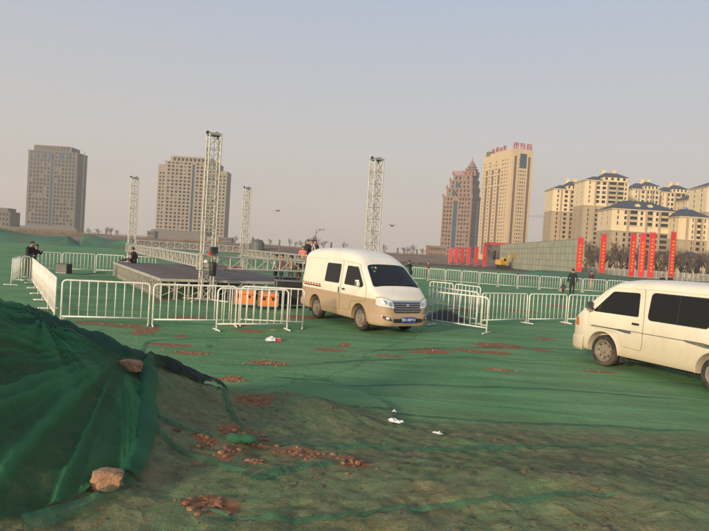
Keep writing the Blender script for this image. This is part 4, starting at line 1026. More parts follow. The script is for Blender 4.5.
# work lamp on the sleeve
p = AT(206, 262.5, 21.7); h = empty('work_lamp', p, 0); tag(h, 'small pale lamp fixed to the tower sleeve beside the chain bag', 'lamp')
m = MB(); m.lathe([(0, .10), (.04, .10), (.05, .06), (.11, .0), (.10, -.005), (0, .02)], axis='z', n=14); m.build('lamp_shade', M['cream_part'], h, smooth=True)
m = MB(); m.tube([(0, .0, .1), (0, .15, .16)], .012, 5); m.build('bracket', M['steel'], h)
# heap of dark covers between the barriers
def heap(px, py, sx, sy, sz, seed, lab, m):
    c = on_ground(G(px, py)); n = 22; mb = MB()
    for i in range(n):
        for j in range(n):
            u, v = i / (n-1) * 2 - 1, j / (n-1) * 2 - 1; x, y = u * sx / 2, v * sy / 2
            f = max(0, 1 - (u*u)**1.5) * max(0, 1 - (v*v)**1.5)
            z = sz * f * (.55 + .9 * float(vnoise(x * 2.2 + 5, y * 2.2, seed))) + .03 * f * float(fbm(np.array(x * 8), np.array(y * 8), seed))
            mb.v.append((x, y, max(0.004, z)))
    for i in range(n-1):
        for j in range(n-1): mb.f.append((i*n+j, (i+1)*n+j, (i+1)*n+j+1, i*n+j+1)); mb.m.append(0)
    tag(mb.build('cover_heap', m, None, c, .2, True), lab, 'heap')
heap(445, 320, 1.5, .9, .27, 3, 'dark heap of covers lying between the barriers by the van nose', M['black'])
# cables across the net by the floor speaker
mb = MB(); pts = [on_ground(G(70 + i * 4.4, 273.5 + 1.2 * math.sin(i * .7) + i * .13)) + Vector((0, 0, .012)) for i in range(9)]; mb.tube(pts, .018, 6)
tag(mb.build('cable', M['black'], smooth=True), 'black cable trailing from the floor loudspeaker to the stage', 'cable')
for i, (px, py) in enumerate(((258, 275.5), (268, 276.5))):
    flight_case(0, 0, (.85, .4, .22), M['red'], ('red chest on the far stage edge, left of its pair', 'red chest on the far stage edge, nearer the van')[i], SA, cat='chest', wheels=0, z=DH + .004, p=SP + SU * (4.2 + i * 1.0) + SV * (8.0 + i * .1))

# ------------------------------------------------------------------ people
def person(p, rz, h, top, legs, lab, pose='stand', hair=True, skin=None, seat=0.0, extra=None, grp=None):
    s = h / 1.72
    J = {'pelvis': (0, 0, .93), 'spine': (0, .0, 1.15), 'chest': (0, 0, 1.36), 'neck': (0, .01, 1.48), 'head': (.0, .03, 1.60), 'crown': (0, .02, 1.70)}
    for sg, k in ((1, 'l'), (-1, 'r')):
        J[k+'sh'] = (sg * .18, 0, 1.41); J[k+'el'] = (sg * .25, -.02, 1.13); J[k+'wr'] = (sg * .26, .06, .90); J[k+'hd'] = (sg * .25, .10, .81)
        J[k+'hip'] = (sg * .095, 0, .90); J[k+'kn'] = (sg * .11, .02, .49); J[k+'an'] = (sg * .12, -.02, .09); J[k+'to'] = (sg * .14, .16, .045)
    def mv(keys, f):
        for k in keys: J[k] = f(J[k])
    upper = ['spine', 'chest', 'neck', 'head', 'crown'] + [a + b for a in 'lr' for b in ('sh', 'el', 'wr', 'hd')]
    def bend(a):
        def f(q):
            y, z = q[1], q[2] - .95; return (q[0], y * math.cos(a) + z * math.sin(a), .95 + z * math.cos(a) - y * math.sin(a))
        mv(upper, f)
    if pose == 'walk':
        J['lkn'] = (.10, .14, .50); J['lan'] = (.10, .17, .10); J['lto'] = (.12, .36, .06); J['rkn'] = (-.10, -.05, .49); J['ran'] = (-.11, -.27, .13); J['rto'] = (-.12, -.10, .045)
        J['lel'] = (.25, -.13, 1.15); J['lwr'] = (.25, -.08, .92); J['lhd'] = (.24, -.04, .84); J['rel'] = (-.25, .08, 1.14); J['rwr'] = (-.24, .22, .95); J['rhd'] = (-.23, .27, .88)
    if pose == 'lean':
        for k, sg in (('l', 1), ('r', -1)): J[k+'el'] = (sg * .24, .20, 1.18); J[k+'wr'] = (sg * .12, .40, 1.22); J[k+'hd'] = (sg * .08, .48, 1.22)
        bend(.38)
    if pose == 'raise':
        for k, sg in (('l', 1), ('r', -1)): J[k+'el'] = (sg * .26, .22, 1.26); J[k+'wr'] = (sg * .12, .26, 1.47); J[k+'hd'] = (sg * .07, .24, 1.56)
        bend(.25)
    if pose == 'sit':
        for k, sg in (('l', 1), ('r', -1)):
            J[k+'kn'] = (sg * .13, .44, .93); J[k+'an'] = (sg * .12, .50, .50); J[k+'to'] = (sg * .13, .66, .46)
            J[k+'wr'] = (sg * .16, .24, 1.02); J[k+'hd'] = (sg * .14, .32, 1.00)
        bend(.15)
    if pose == 'floor':
        for k, sg in (('l', 1), ('r', -1)):
            J[k+'kn'] = (sg * .12, .42, 1.06); J[k+'an'] = (sg * .12, .82, .93); J[k+'to'] = (sg * .13, .88, 1.06)
            J[k+'wr'] = (sg * .2, .26, 1.02); J[k+'hd'] = (sg * .18, .34, 1.04)
        bend(.22)
    base = {'sit': .45, 'floor': .83}.get(pose, 0.0)
    if pose == 'sit': base = .45
    R_ = {'pelvis': .135, 'spine': .13, 'chest': .155, 'neck': .055, 'head': .095, 'crown': .075}
    for k in 'lr':
        R_.update({k+'sh': .075, k+'el': .052, k+'wr': .038, k+'hd': .035, k+'hip': .098, k+'kn': .066, k+'an': .046, k+'to': .04})
    names = list(J); V_ = [Vector(J[n]) * s for n in names]; ix = {n: i for i, n in enumerate(names)}
    E_ = [('pelvis', 'spine'), ('spine', 'chest'), ('chest', 'neck'), ('neck', 'head'), ('head', 'crown')]
    for k in 'lr': E_ += [('chest', k+'sh'), (k+'sh', k+'el'), (k+'el', k+'wr'), (k+'wr', k+'hd'), ('pelvis', k+'hip'), (k+'hip', k+'kn'), (k+'kn', k+'an'), (k+'an', k+'to')]
    me = bpy.data.meshes.new('sk'); me.from_pydata([tuple(v) for v in V_], [(ix[a], ix[b]) for a, b in E_], [])
    o = bpy.data.objects.new('sk', me); COL.objects.link(o)
    md = o.modifiers.new('s', 'SKIN'); md.use_smooth_shade = True
    sv = me.skin_vertices[0].data
    for n in names:
        r = R_[n] * s * (1.12 if n in ('chest', 'spine', 'pelvis') else 1); sv[ix[n]].radius = (r, r * (.72 if n in ('chest', 'spine', 'pelvis') else 1)); sv[ix[n]].use_root = (n == 'pelvis')
    o.modifiers.new('u', 'SUBSURF').levels = 1; o.modifiers['u'].render_levels = 1
    dg = bpy.context.evaluated_depsgraph_get(); nm = bpy.data.meshes.new_from_object(o.evaluated_get(dg)); bpy.data.objects.remove(o)
    mt = mat('coat', top, .85, var=.2, scale=8); ml = mat('trousers', legs, .85, var=.2, scale=8); sk_ = M['skin']
    nm.materials.clear()
    for m_ in (mt, ml, sk_, M['black']): nm.materials.append(m_)
    seg = []
    for a, b in E_:
        c = 0
        if b in ('head', 'crown') or b.endswith('hd'): c = 2
        elif b.endswith('kn') or b.endswith('an') or b.endswith('hip'): c = 1
        elif b.endswith('to'): c = 3
        seg.append((V_[ix[a]], V_[ix[b]], c))
    for pl in nm.polygons:
        best = 9; bc = 0
        for a, b, c in seg:
            d = b - a; t = max(0, min(1, (pl.center - a).dot(d) / d.length_squared)); q = (pl.center - a - d * t).length
            if q < best: best, bc = q, c
        pl.material_index = bc; pl.use_smooth = True
    r = empty('person', (p[0], p[1], p[2] + seat - base * s), rz); tag(r, lab, 'person', grp)
    bo = link('body', nm, r)
    hd = Vector(J['head']) * s; cr = Vector(J['crown']) * s; mb = MB()
    for i in range(7):                                            # hair cap
        for j in range(14):
            th = i / 6 * 1.75; ph = j / 14 * 6.283
            v = Vector((math.sin(th) * math.cos(ph) * .098, math.sin(th) * math.sin(ph) * .112 - .012, math.cos(th) * .115)) * s
            if v.y > .03 * s: v.z = max(v.z, .045 * s)
            mb.v.append(tuple(hd + (cr - hd) * .35 + v + Vector((0, -.01, .012))))
    for i in range(6):
        for j in range(14): k = (j + 1) % 14; mb.f.append((i*14+j, i*14+k, (i+1)*14+k, (i+1)*14+j)); mb.m.append(0)
    mb.build('hair', M['hair'], r, smooth=True)
    fw_ = Vector((0, .095, 0)) * s; mb = MB(); c = hd + fw_
    mb.add([c + Vector(q) * s for q in ((-.014, 0, -.015), (.014, 0, -.015), (0, .026, -.012), (0, 0, .03))], [(0, 1, 2), (0, 2, 3), (1, 3, 2)]); mb.build('nose', M['skin'], r)
    for sg in (-1, 1):
        mb = MB(); mb.lathe([(0, -.004), (.011, 0), (0, .004)], n=8, c=tuple(hd + Vector((sg * .035 * s, .088 * s, .028 * s)))); mb.build('eye', M['black'], r)
        mb = MB(); mb.lathe([(0, -.012), (.026, 0), (0, .012)], n=8, c=tuple(hd + Vector((sg * .098 * s, .0, 0)))); mb.build('ear', M['skin'], r)
    if extra: extra(r, J, s)
    return r
BLK, KHA, MAR, NAV = (.014, .014, .017), (.21, .165, .115), (.10, .02, .024), (.02, .025, .045)
person(on_ground(G(26.5, 277.5)), -1.9, 1.72, BLK, KHA, 'person in black jacket and khaki trousers leaning forward over the barrier', 'lean')
person(on_ground(G(32.2, 277)), -1.5, 1.55, BLK, (.12, .10, .09), 'shorter person in black with hands raised to the face behind the barrier', 'raise')
_q = SP + SU * .9 + SV * 11.6
person((_q.x, _q.y, DH), 1.35, 1.65, (.06, .022, .02), NAV, 'person in dark maroon sitting on the stage floor by the far tower', 'floor')
def bag(r, J, s):
    m = MB(); m.box((.36 * s, .05, .55), (.16, .34, .36)); m.build('bag', M['grey_plastic'], r)
    m = MB(); m.tube([(.27 * s, .10, .80), (.35 * s, .05, .73)], .012, 5); m.build('bag_strap', M['black'], r)
person(on_ground(G(571.5, 297)), math.radians(-15), 1.80, BLK, BLK, 'tall person in a long black coat walking beyond the barriers', 'walk')
person(on_ground(G(562.5, 297.5)), math.radians(30), 1.0, (.05, .05, .055), MAR, 'small child in grey walking beside the person in the black coat', 'walk')
person(on_ground(G(590.5, 291)), math.radians(200), 1.60, MAR, (.36, .27, .17), 'person in maroon top and pale trousers near the far barrier row', 'stand')
person(on_ground(G(661.5, 292)), 2.5, 1.60, BLK, BLK, 'person in black seen just above the minibus roof', 'stand', grp='people beyond the minibus')
person(on_ground(G(669.5, 292)), 2.2, 1.62, BLK, BLK, 'person in black seen just above the minibus roof', 'stand', grp='people beyond the minibus')
person(on_ground(G(410, 283)), 1.0, 1.66, BLK, BLK, 'person in black half hidden behind the windscreen of the high-roof van', 'raise')
person(on_ground(G(427.5, 280.3)), 2.0, 1.60, (.12, .05, .03), NAV, 'person in brown behind the far barrier row near the van', 'stand')
# platform with onlookers behind the van
pc = AT(314, 247, 38); plat = empty('loading_platform', (pc.x, pc.y, 0), .2); tag(plat, 'raised steel platform with onlookers behind the high-roof van', 'platform')
m = MB(); m.bbox(-1.6, 1.6, -.9, .9, .88, .94); m.build('platform_top', M['deck'], plat)
for sx in (-1.5, 0, 1.5):
    for sy in (-.8, .8): m = MB(); m.tube([(sx, sy, 0), (sx, sy, .88)], .03, 6); m.build('leg', M['steel'], plat)
m = MB(); m.tube([(-1.5, -.8, .1), (0, -.8, .85), (1.5, -.8, .1)], .02, 5); m.build('brace', M['steel'], plat)
for px, sg, tp, lg_, lab, ps in ((303.2, .3, (.75, .20, .15), NAV, 'person in a salmon pink top sitting on the platform edge behind the van', 'sit'),
        (307.5, 2.4, BLK, BLK, 'person in black standing on the platform behind the van', 'stand'), (311.5, 2.8, (.42, .40, .38), NAV, 'person in a pale grey coat standing on the platform behind the van', 'stand'),
        (315, 3.4, (.07, .015, .018), BLK, 'person in dark maroon standing on the platform behind the van', 'stand')):
    q = AT(px, 247, 37.6 if ps == 'sit' else 38.2); person((q.x, q.y, .94), sg if ps != 'sit' else 3.3, 1.70, tp, lg_, lab, ps, seat=0.02 if ps == 'sit' else 0)
for px, Y, tp, lg_, lab, rz in ((277, 33.5, (.55, .52, .48), BLK, 'person in a white shirt working behind the stage truss', 1.2), (283, 34.5, (.16, .06, .04), NAV, 'person in rust red top working behind the stage truss', 2.2),
        (292, 33, (.24, .15, .08), (.05, .05, .05), 'person in a tan jacket working behind the stage truss', .5), (300, 34, (.05, .03, .03), MAR, 'person in dark jacket and maroon trousers beside the loading platform', -.5)):
    q = AT(px, 247, Y); person(on_ground(q), rz, 1.66, tp, lg_, lab, 'stand')
# ------------------------------------------------------------------ far setting
def hz(px): return 228.0 + .0612 * px
def X_at(px, Y): return AT(px, hz(px), Y).x
# far earth banks
def bank(name, px0, px1, Y0, Y1, hfun, m, seed, n=120, k=14):
    mb = MB()
    for i in range(n):
        u = i / (n-1)
        for j in range(k):
            v = j / (k-1); Y = Y0 + (Y1 - Y0) * v; x = X_at(px0, Y) + (X_at(px1, Y) - X_at(px0, Y)) * u
            prof = math.sin(math.pi * v) ** .8; e = min(1, u * 9, (1 - u) * 9)
            z = hfun(u) * prof * e + .25 * prof * e * float(fbm(np.array(x * .12), np.array(Y * .12), seed, 4))
            mb.v.append((x, Y, z - .05))
    for i in range(n-1):
        for j in range(k-1): mb.f.append((i*k+j, (i+1)*k+j, (i+1)*k+j+1, i*k+j+1)); mb.m.append(0)
    return tag(mb.build(name, m, smooth=True), kind='structure')
M['bank_green'] = mat('bank_green', (.045, .14, .075), .9, var=.35, scale=.25, dirt=(.11, .095, .05), dirt_amt=.9, dirt_scale=.16)
M['bank_brown'] = mat('bank_brown', (.20, .135, .092), .95, var=.3, scale=.15, dirt=(.17, .13, .075), dirt_amt=.5, dirt_scale=.3)
bank('netted_bank', -60, 84, 96, 112, lambda u: 2.5 - .9 * u + .5 * math.sin(u * 7), M['bank_green'], 3)
bank('netted_bank', 76, 140, 98, 112, lambda u: 1.7 + .35 * math.sin(u * 8), M['bank_green'], 9)
bank('earth_bank', -90, 330, 128, 170, lambda u: 2.0 + .4 * math.sin(u * 17) - .3 * u, M['bank_brown'], 5, 220)
bank('earth_bank', 318, 560, 150, 185, lambda u: 1.9 + .25 * math.sin(u * 15), M['bank_brown'], 6, 160)
bank('netted_bank', 505, 800, 70, 92, lambda u: .95 + .12 * math.sin(u * 9), M['bank_green'], 12, 160)
# dry scrub on the banks
mb = MB(); rr = random.Random(8)
for k in range(5200):
    px = rr.uniform(-20, 470); Y = rr.uniform(146, 152) if px < 325 else rr.uniform(165, 170); x = X_at(px, Y); h = rr.uniform(.25, .8) * (.4 + 1.2 * float(vnoise(x * .13, 3.3, 4)))
    z = 1.45 if px < 325 else 1.35; dx = rr.uniform(-.3, .3); w_ = .05
    mb.add([(x - w_, Y, z), (x + w_, Y, z), (x + dx, Y + rr.uniform(-.1, .1), z + .3 + h)], [(0, 1, 2)])
M['scrub'] = mat('scrub', (.21, .145, .10), .95, var=.3, scale=.4)
tag(mb.build('dry_scrub', M['scrub']), 'brown dry scrub growing along the far earth bank', 'scrub', kind='stuff')

# ------------------------------------------------------------------ buildings
M['grey_wall'] = mat('grey_wall', (.135, .118, .10), .9, var=.06, scale=.08)
M['grey_wall2'] = mat('grey_wall2', (.15, .135, .12), .9, var=.06, scale=.08)
M['cream_wall'] = mat('cream_wall', (.29, .235, .175), .9, var=.05, scale=.08)
M['pink_wall'] = mat('pink_wall', (.24, .150, .105), .9, var=.06, scale=.08)
M['slab_wall'] = mat('slab_wall', (.56, .42, .25), .9, var=.05, scale=.08)
M['slab_dark'] = mat('slab_dark', (.15, .085, .06), .8, var=.1, scale=.3)
M['res_cream'] = mat('res_cream', (.70, .56, .35), .9, var=.05, scale=.1)
M['res_tan'] = mat('res_tan', (.40, .30, .185), .9, var=.07, scale=.15)
M['roof_blue'] = mat('roof_blue', (.036, .043, .062), .8, var=.2, scale=.5)
M['window'] = mat('window', (.016, .016, .017), .15, spec=.25, var=.4, scale=.21)
M['blue_glass'] = mat('blue_glass', (.025, .065, .10), .12, spec=.3, var=.2, scale=.2)
M['sign_red'] = mat('sign_red', (.42, .045, .055), .7)
M['curtain'] = mat('curtain', (.075, .068, .058), .5, var=.4, scale=.3)
_wm = {}
def win_mesh(w_, h, m):
    key = (round(w_, 2), round(h, 2), m.name)
    if key not in _wm: b = MB(); b.bbox(-w_/2, w_/2, -.06, .06, -h/2, h/2); _wm[key] = b.mesh('window', m)
    return _wm[key]
def face(root, p0, p1, z0, z1, cols, floors, wall, dep=.45, nm='wall', win=None, glass=None, rail=None, tall=()):
    """a wall with real recessed openings from p0 to p1 (outside on the right hand); cols: (centre, width), floors: (centre z, height)"""
    p0, p1 = Vector((p0[0], p0[1], 0)), Vector((p1[0], p1[1], 0)); d = p1 - p0; L_ = d.length; d.normalize(); n = Vector((d.y, -d.x, 0)); rz = math.atan2(d.y, d.x)
    mb = MB()
    def blk(u0, u1, a, b, dp=dep):
        if u1 - u0 < .02 or b - a < .02: return
        c = p0 + d * ((u0 + u1) / 2) + n * (dp / 2); mb.box((c.x, c.y, (a + b) / 2), (u1 - u0, dp, b - a), rz)
    u = 0
    for ci, (c, w_) in enumerate(sorted(cols)):
        blk(u, c - w_/2, z0, z1); u = c + w_/2
        if ci in tall:
            za, zb = tall[ci]; blk(c - w_/2, c + w_/2, z0, za, dep * .94); blk(c - w_/2, c + w_/2, zb, z1, dep * .94)
            o = p0 + d * c + n * .08; link('glass_strip', win_mesh(w_ - .02, zb - za - .02, glass or M['blue_glass']), root, (o.x, o.y, (za + zb) / 2), rz); continue
        z = z0
        for (zc, h) in floors:
            if rail and w_ > rail: h *= 1.18
            blk(c - w_/2, c + w_/2, z, zc - h/2, dep * .94); z = zc + h/2
            o = p0 + d * c + n * .08; link('window', win_mesh(w_ - .02, h - .02, win or (M['window'] if random.random() < .86 or (rail and w_ > rail) else M['curtain'])), root, (o.x, o.y, zc), rz)
            if rail and w_ > rail:
                q = p0 + d * c + n * (dep + .35); mb.box((q.x, q.y, zc - h/2 + .10), (w_ + .1, .7, .30), rz)
        blk(c - w_/2, c + w_/2, z, z1, dep * .94)
    blk(u, L_, z0, z1)
    return mb.build(nm, wall, root)
def core(root, w_, d, z0, z1, wall, nm='core'):
    mb = MB(); mb.bbox(0, w_, 0, d, z0, z1); return mb.build(nm, wall, root)
def cols_even(L_, n, w_, m=1.2):
    return [(m + (L_ - 2*m) * (i + .5) / n, w_) for i in range(n)]
def floors_even(z0, n, fh, h): return [(z0 + fh * (i + .55), h) for i in range(n)]
def glyphs(root, p0, d, size, n, m, seed, gap=.25, up=Vector((0, 0, 1)), th=.14, nrm=None, nm='sign_character'):
    """block characters made of thick strokes, too blurred in the photograph to read"""
    r = random.Random(seed); d = Vector(d).normalized(); nrm = nrm or Vector((d.y, -d.x, 0))
    B = Matrix((d, nrm, up)).transposed()
    for i in range(n):
        mb = MB(); o = Vector(p0) + d * (i * size * (1 + gap))
        def st(x0, x1, z0, z1): mb.box(o + d * ((x0+x1)/2*size) + up * ((z0+z1)/2*size), (abs(x1-x0)*size, .12*size, abs(z1-z0)*size), M=B)
        for z in (.08, .36, .62, .9):
            if r.random() < .85: st(.05, .95, z - th/2, z + th/2)
        for x in (.12, .5, .88):
            if r.random() < .8: a = r.choice((.05, .3)); st(x - th/2, x + th/2, a, r.choice((.7, .95)))
        mb.build(nm, m, root)

# grey tower on the left
def tower_block(name, label, pl, pr, ptop, Y, D, wall, wall2, strip, nc, nf, crown=.06, shoulder=None):
    x0, x1 = X_at(pl, Y), X_at(pr, Y); W2 = x1 - x0; H_ = AT((pl + pr) / 2 + 4, ptop, Y).z
    root = empty(name, (x0, Y, 0)); tag(root, label, 'building')
    base = 7.0; Ht = H_ * (1 - crown); fh = (Ht - base) / nf
    core(root, W2, D, 0, Ht, wall2)
    cs = cols_even(W2, nc, W2 / nc * .56); fl = floors_even(base, nf, fh, fh * .60)
    tall = {i: (base, Ht - fh * .6) for i in strip}
    face(root, (0, 0), (W2, 0), 0, Ht, cs, fl, wall, tall=tall)
    face(root, (W2, 0), (W2, D), 0, Ht, cols_even(D, 3, 2.0), fl, wall)
    face(root, (0, D), (0, 0), 0, Ht, [(D/2, 1.6)], fl[::2], wall)
    mb = MB(); mb.bbox(W2*.08, W2*.86, 1, D-1, Ht + .01, H_); mb.bbox(-.6, W2+.6, -.6, D+.6, Ht - .8, Ht + .005)
    mb.bbox(W2*.12, W2*.80, .4, D-.4, H_ - 1.0, H_ + .25); mb.build('crown', wall, root)
    for i in range(nc - 3):
        u = W2 * (.12 + .70 * (i + .5) / (nc - 3)); link('window', win_mesh(W2 / nc * .55, (H_ - Ht) * .55, M['window']), root, (u, .98, (Ht + H_) / 2 - .3))
    mb = MB(); mb.bbox(-6, W2 + 6, -9, 0 - .5, 0, base * .8); mb.build('podium', wall2, root)
    return root, W2, H_, Ht, D, fh
t1, W1, H1, *_ = tower_block('grey_tower_block', 'grey concrete high-rise under construction with a hoist mast on its side', 25.5, 74, 146, 500, 17, M['grey_wall'], M['grey_wall2'], (6,), 13, 19)
# dark loggias in the top storeys
for k in (1, 3, 5, 8, 10): link('loggia', win_mesh(W1 / 13 * 1.1, 5.0, M['blue_glass']), t1, (1.2 + (W1 - 2.4) * (k + .8) / 13, -.5, H1 * .885))
mast = empty('hoist_mast', (X_at(79, 500), 503, 0)); tag(mast, 'thin construction hoist mast beside the grey high-rise', 'mast')
mb = MB(); mh = AT(86, 152, 503).z
for sx in (-.5, .5): mb.tube([(sx, 0, 0), (sx, 0, mh)], .16, 4)
for k in range(int(mh / 2)): mb.tube([(-.5, 0, k*2), (.5, 0, k*2+2)], .09, 4, False)
mb.build('mast_frame', M['grey_plastic'], mast)
mb = MB()
for k in range(5): mb.tube([(-6, 6, mh * (k+.5) / 5), (0, 0, mh * (k+.5) / 5)], .14, 4)
mb.build('wall_ties', M['steel'], mast)
t2, W2_, H2, Ht2, D2, fh2 = tower_block('cream_tower_block', 'cream high-rise with a central dark glass strip behind the tallest truss tower', 162, 214, 157, 500, 18, M['cream_wall'], M['cream_wall'], (6,), 12, 20)
for (u0, u1, hh) in ((-6.5, -.05, .90), (W2_ + .05, W2_ + 7.5, .86)):
    mb = MB(); mb.bbox(u0, u1, 2, D2, 0, H2 * hh); mb.build('shoulder_wing', M['cream_wall'], t2)
    face(t2, (u0, 2), (u1, 2), 0, H2 * hh, [((u1-u0)*.3, 1.5), ((u1-u0)*.72, 1.5)], floors_even(7, 17, fh2, fh2 * .5), M['cream_wall'], nm='shoulder_wall')
mb = MB(); mb.bbox(-6, W2_ * .9, -10, -.6, 0, 9); mb.build('dark_podium', M['grey_wall2'], t2)
def low_block(name, label, pl, pr, ptop, Y, D, wall, nc, nf, fh=3.4, h=1.7, roof=None):
    x0, x1 = X_at(pl, Y), X_at(pr, Y); W_3 = x1 - x0; H_ = AT((pl + pr) / 2, ptop, Y).z
    r = empty(name, (x0, Y, 0)); tag(r, label, 'building'); core(r, W_3, D, 0, H_, wall)
    nf = max(1, nf); fh = H_ / nf
    face(r, (0, 0), (W_3, 0), 0, H_, cols_even(W_3, nc, W_3 / nc * .5, .4), floors_even(0, nf, fh, fh * .5), wall, dep=.3)
    if x0 < 0: face(r, (W_3, 0), (W_3, D), 0, H_, cols_even(D, 2, D * .25, .4), floors_even(0, nf, fh, fh * .5), wall, dep=.3)
    mb = MB(); mb.bbox(-.3, W_3 + .3, -.4, D, H_ + .002, H_ + .5); mb.build('parapet', wall, r)
    if roof: mb = MB(); mb.bbox(W_3 * .2, W_3 * .8, 1, D - 1, H_ + .502, H_ + 3); mb.build('roof_room', wall, r)
    return r
low_block('grey_office', 'small grey block at the far left beside the long low wall', -6, 9.5, 212, 420, 12, M['grey_wall'], 4, 4, roof=True)
low_block('low_annexe', 'long low grey annexe in front of the grey high-rise', -20, 76, 228.5, 380, 10, M['grey_wall'], 20, 1)
low_block('dark_hut', 'low dark building left of the cream high-rise', 147, 154, 231.5, 440, 8, M['grey_wall2'], 3, 2)
low_block('stepped_hut', 'low grey building right of the cream high-rise', 221, 231, 238, 440, 8, M['grey_wall2'], 4, 2)
low_block('red_brick_annexe', 'pinkish low wing with many windows beside the spired tower', 428, 446, 246.5, 430, 14, M['pink_wall'], 9, 2)

# spired tower
Y = 520; c0 = Vector((X_at(468, Y), Y, 0)); sp = empty('spired_tower', c0, math.radians(-28)); tag(sp, 'brown tower with stepped roof, small spire and red rooftop sign', 'building')
Hs = AT(470, 161, Y).z
# local: corner at 0, left face runs to -x, right face runs to +y
WL, WR = 26, 24
tiers = [(0, .63, 0.0), (.63, .72, 2.6), (.72, .80, 5.0), (.80, .86, 7.4)]
for i, (a, b, ins) in enumerate(tiers):
    x0, x1, y0, y1 = -WL + ins, 0 - ins * .25, 0 + ins * .25, WR - ins * .6; z0, z1 = Hs * a, Hs * b
    mb = MB(); mb.bbox(x0, x1, y0, y1, z0, z1); mb.build('tier_core', M['pink_wall'], sp)
    nf = max(1, int(round((z1 - z0) / 3.5))); fl = floors_even(z0, nf, (z1 - z0) / nf, (z1 - z0) / nf * .55)
    nL = 8 if i == 0 else 7 - i; nR = 7 if i == 0 else 6 - i
    face(sp, (x0, y0), (x1, y0), z0, z1, ([(2.2, 1.5), (5.0, 1.5), (7.8, 1.5), (11.8, 3.6), (15.8, 1.5), (18.4, 1.5), (21, 1.5), (23.8, 1.5)] if i == 0 else cols_even(x1 - x0, nL, 1.5)), fl, M['pink_wall'], tall={3: (8, z1 - 3)} if i == 0 else {}, nm='tier_wall')
    face(sp, (x1, y0), (x1, y1), z0, z1, ([(2.2, 1.5), (5, 1.5), (7.8, 1.5), (10.6, 1.5), (13.4, 1.5), (18.5, 6.0)] if i == 0 else cols_even(y1 - y0, nR, 1.5)), fl, M['pink_wall'], tall={5: (8, z1 - 1)} if i == 0 else {}, nm='tier_wall')
    mb = MB(); mb.bbox(x0 - .8, x1 + .8, y0 - .8, y1 + .8, z1 + .003, z1 + .8); mb.build('cornice', M['pink_wall'], sp)
    for (ux, uy) in ((x0, y0), (x1, y0), (x1, y1)):
        mb = MB(); mb.bbox(ux - .6, ux + .6, uy - .6, uy + .6, z1 + .81, z1 + 2.2); mb.add([(ux-.7, uy-.7, z1+2.2), (ux+.7, uy-.7, z1+2.2), (ux+.7, uy+.7, z1+2.2), (ux-.7, uy+.7, z1+2.2), (ux, uy, z1+3.4)], [(0,1,4),(1,2,4),(2,3,4),(3,0,4)]); mb.build('pinnacle', M['pink_wall'], sp)
for (u, zf) in ((-WL * .62, .675), (-WL * .52, .76)):
    mb = MB(); mb.lathe([(0, -.2), (2.0, -.2), (2.0, .1), (0, .1)], n=18, c=(u, .0 if zf < .7 else .7, Hs * zf)); mb.build('round_window', M['blue_glass'], sp)
cxs, cys = -4.5, 9; zz = Hs * .86
for i, (hw, hh) in enumerate(((5.4, .045), (4.2, .03), (3.0, .028), (2.0, .025), (1.1, .022))):
    mb = MB(); mb.bbox(cxs - hw, cxs + hw, cys - hw, cys + hw, zz, zz + Hs * hh); zz += Hs * hh
    mb.bbox(cxs - hw - .4, cxs + hw + .4, cys - hw - .4, cys + hw + .4, zz - .6, zz + .002); mb.build('spire_tier', M['pink_wall'], sp); zz += .004
    if i < 3:
        for k in range(3): link('window', win_mesh(1.0, 2.0, M['window']), sp, (cxs - hw * .6 + k * hw * .6, cys - hw - .02, zz - Hs * hh * .55))
mb = MB(); mb.lathe([(.7, zz), (.35, zz + 2.5), (.1, zz + 4.5), (0, zz + 4.6)], axis='z', n=8, c=(cxs, cys, 0)); mb.build('spire', M['pink_wall'], sp)
mb = MB(); zs = Hs * .865
for k in range(7): mb.tube([(-WL + 7 + k * 2.6, 2.2, Hs * .80), (-WL + 7 + k * 2.6, 2.2, zs + 3)], .15, 4)
mb.build('sign_frame', M['steel'], sp); glyphs(sp, (-WL + 6, 1.9, Hs * .868), (1, 0, 0), 3.3, 5, M['sign_red'], 3, .08)

# slab tower with rooftop characters
Y = 440; cN = Vector((X_at(505, Y), Y, 0)); sl_ = empty('slab_tower', cN, 0); tag(sl_, 'tall cream slab tower with dark vertical strips and red rooftop characters', 'building')
Hb = AT(513, 151, Y).z; dl = Vector((-12.5, 37, 0)); LL = dl.length; dl.normalize(); dr = Vector((dl.y, -dl.x, 0)); LR = 17.5
sl_.rotation_euler = (0, 0, math.atan2(dr.y, dr.x)); mb = MB(); mb.bbox(0, LR, 0, LL, 0, Hb - .3); mb.build('core', M['slab_dark'], sl_)
nf = 27; fh = (Hb - 8) / nf; fl = floors_even(6, nf - 1, fh, fh * .48)
cs = [(2.2, 1.4), (6.4, 3.6), (10.6, 1.9), (15.0, 3.6), (19.4, 1.9), (23.8, 3.6), (28.2, 1.9), (31.8, 1.5), (35.0, 1.2)]
face(sl_, (0, LL), (0, 0), 0, Hb, cs, fl, M['slab_wall'], dep=.7, tall={i: (5, Hb * .86) for i in (1, 3, 5)}, glass=M['slab_dark'])
face(sl_, (0, 0), (LR, 0), 0, Hb, [(3.2, 2.4), (6.4, .9), (8.2, 1.2), (10.1, 1.2), (11.9, .9), (14.8, 2.4)], fl, M['slab_wall'], dep=.7, tall={0: (5, Hb * .96), 5: (5, Hb * .96)}, glass=M['slab_dark'])
mb = MB()
for k in range(3): mb.bbox(-.9, .0, 1, LL - 1, Hb * (.70 + .10 * k), Hb * (.70 + .10 * k) + .9)
mb.build('band', M['slab_wall'], sl_)
mb = MB(); mb.bbox(6.6, 11.8, -1.15, -.72, Hb * .86, Hb * .985); mb.build('lift_glazing', M['blue_glass'], sl_)
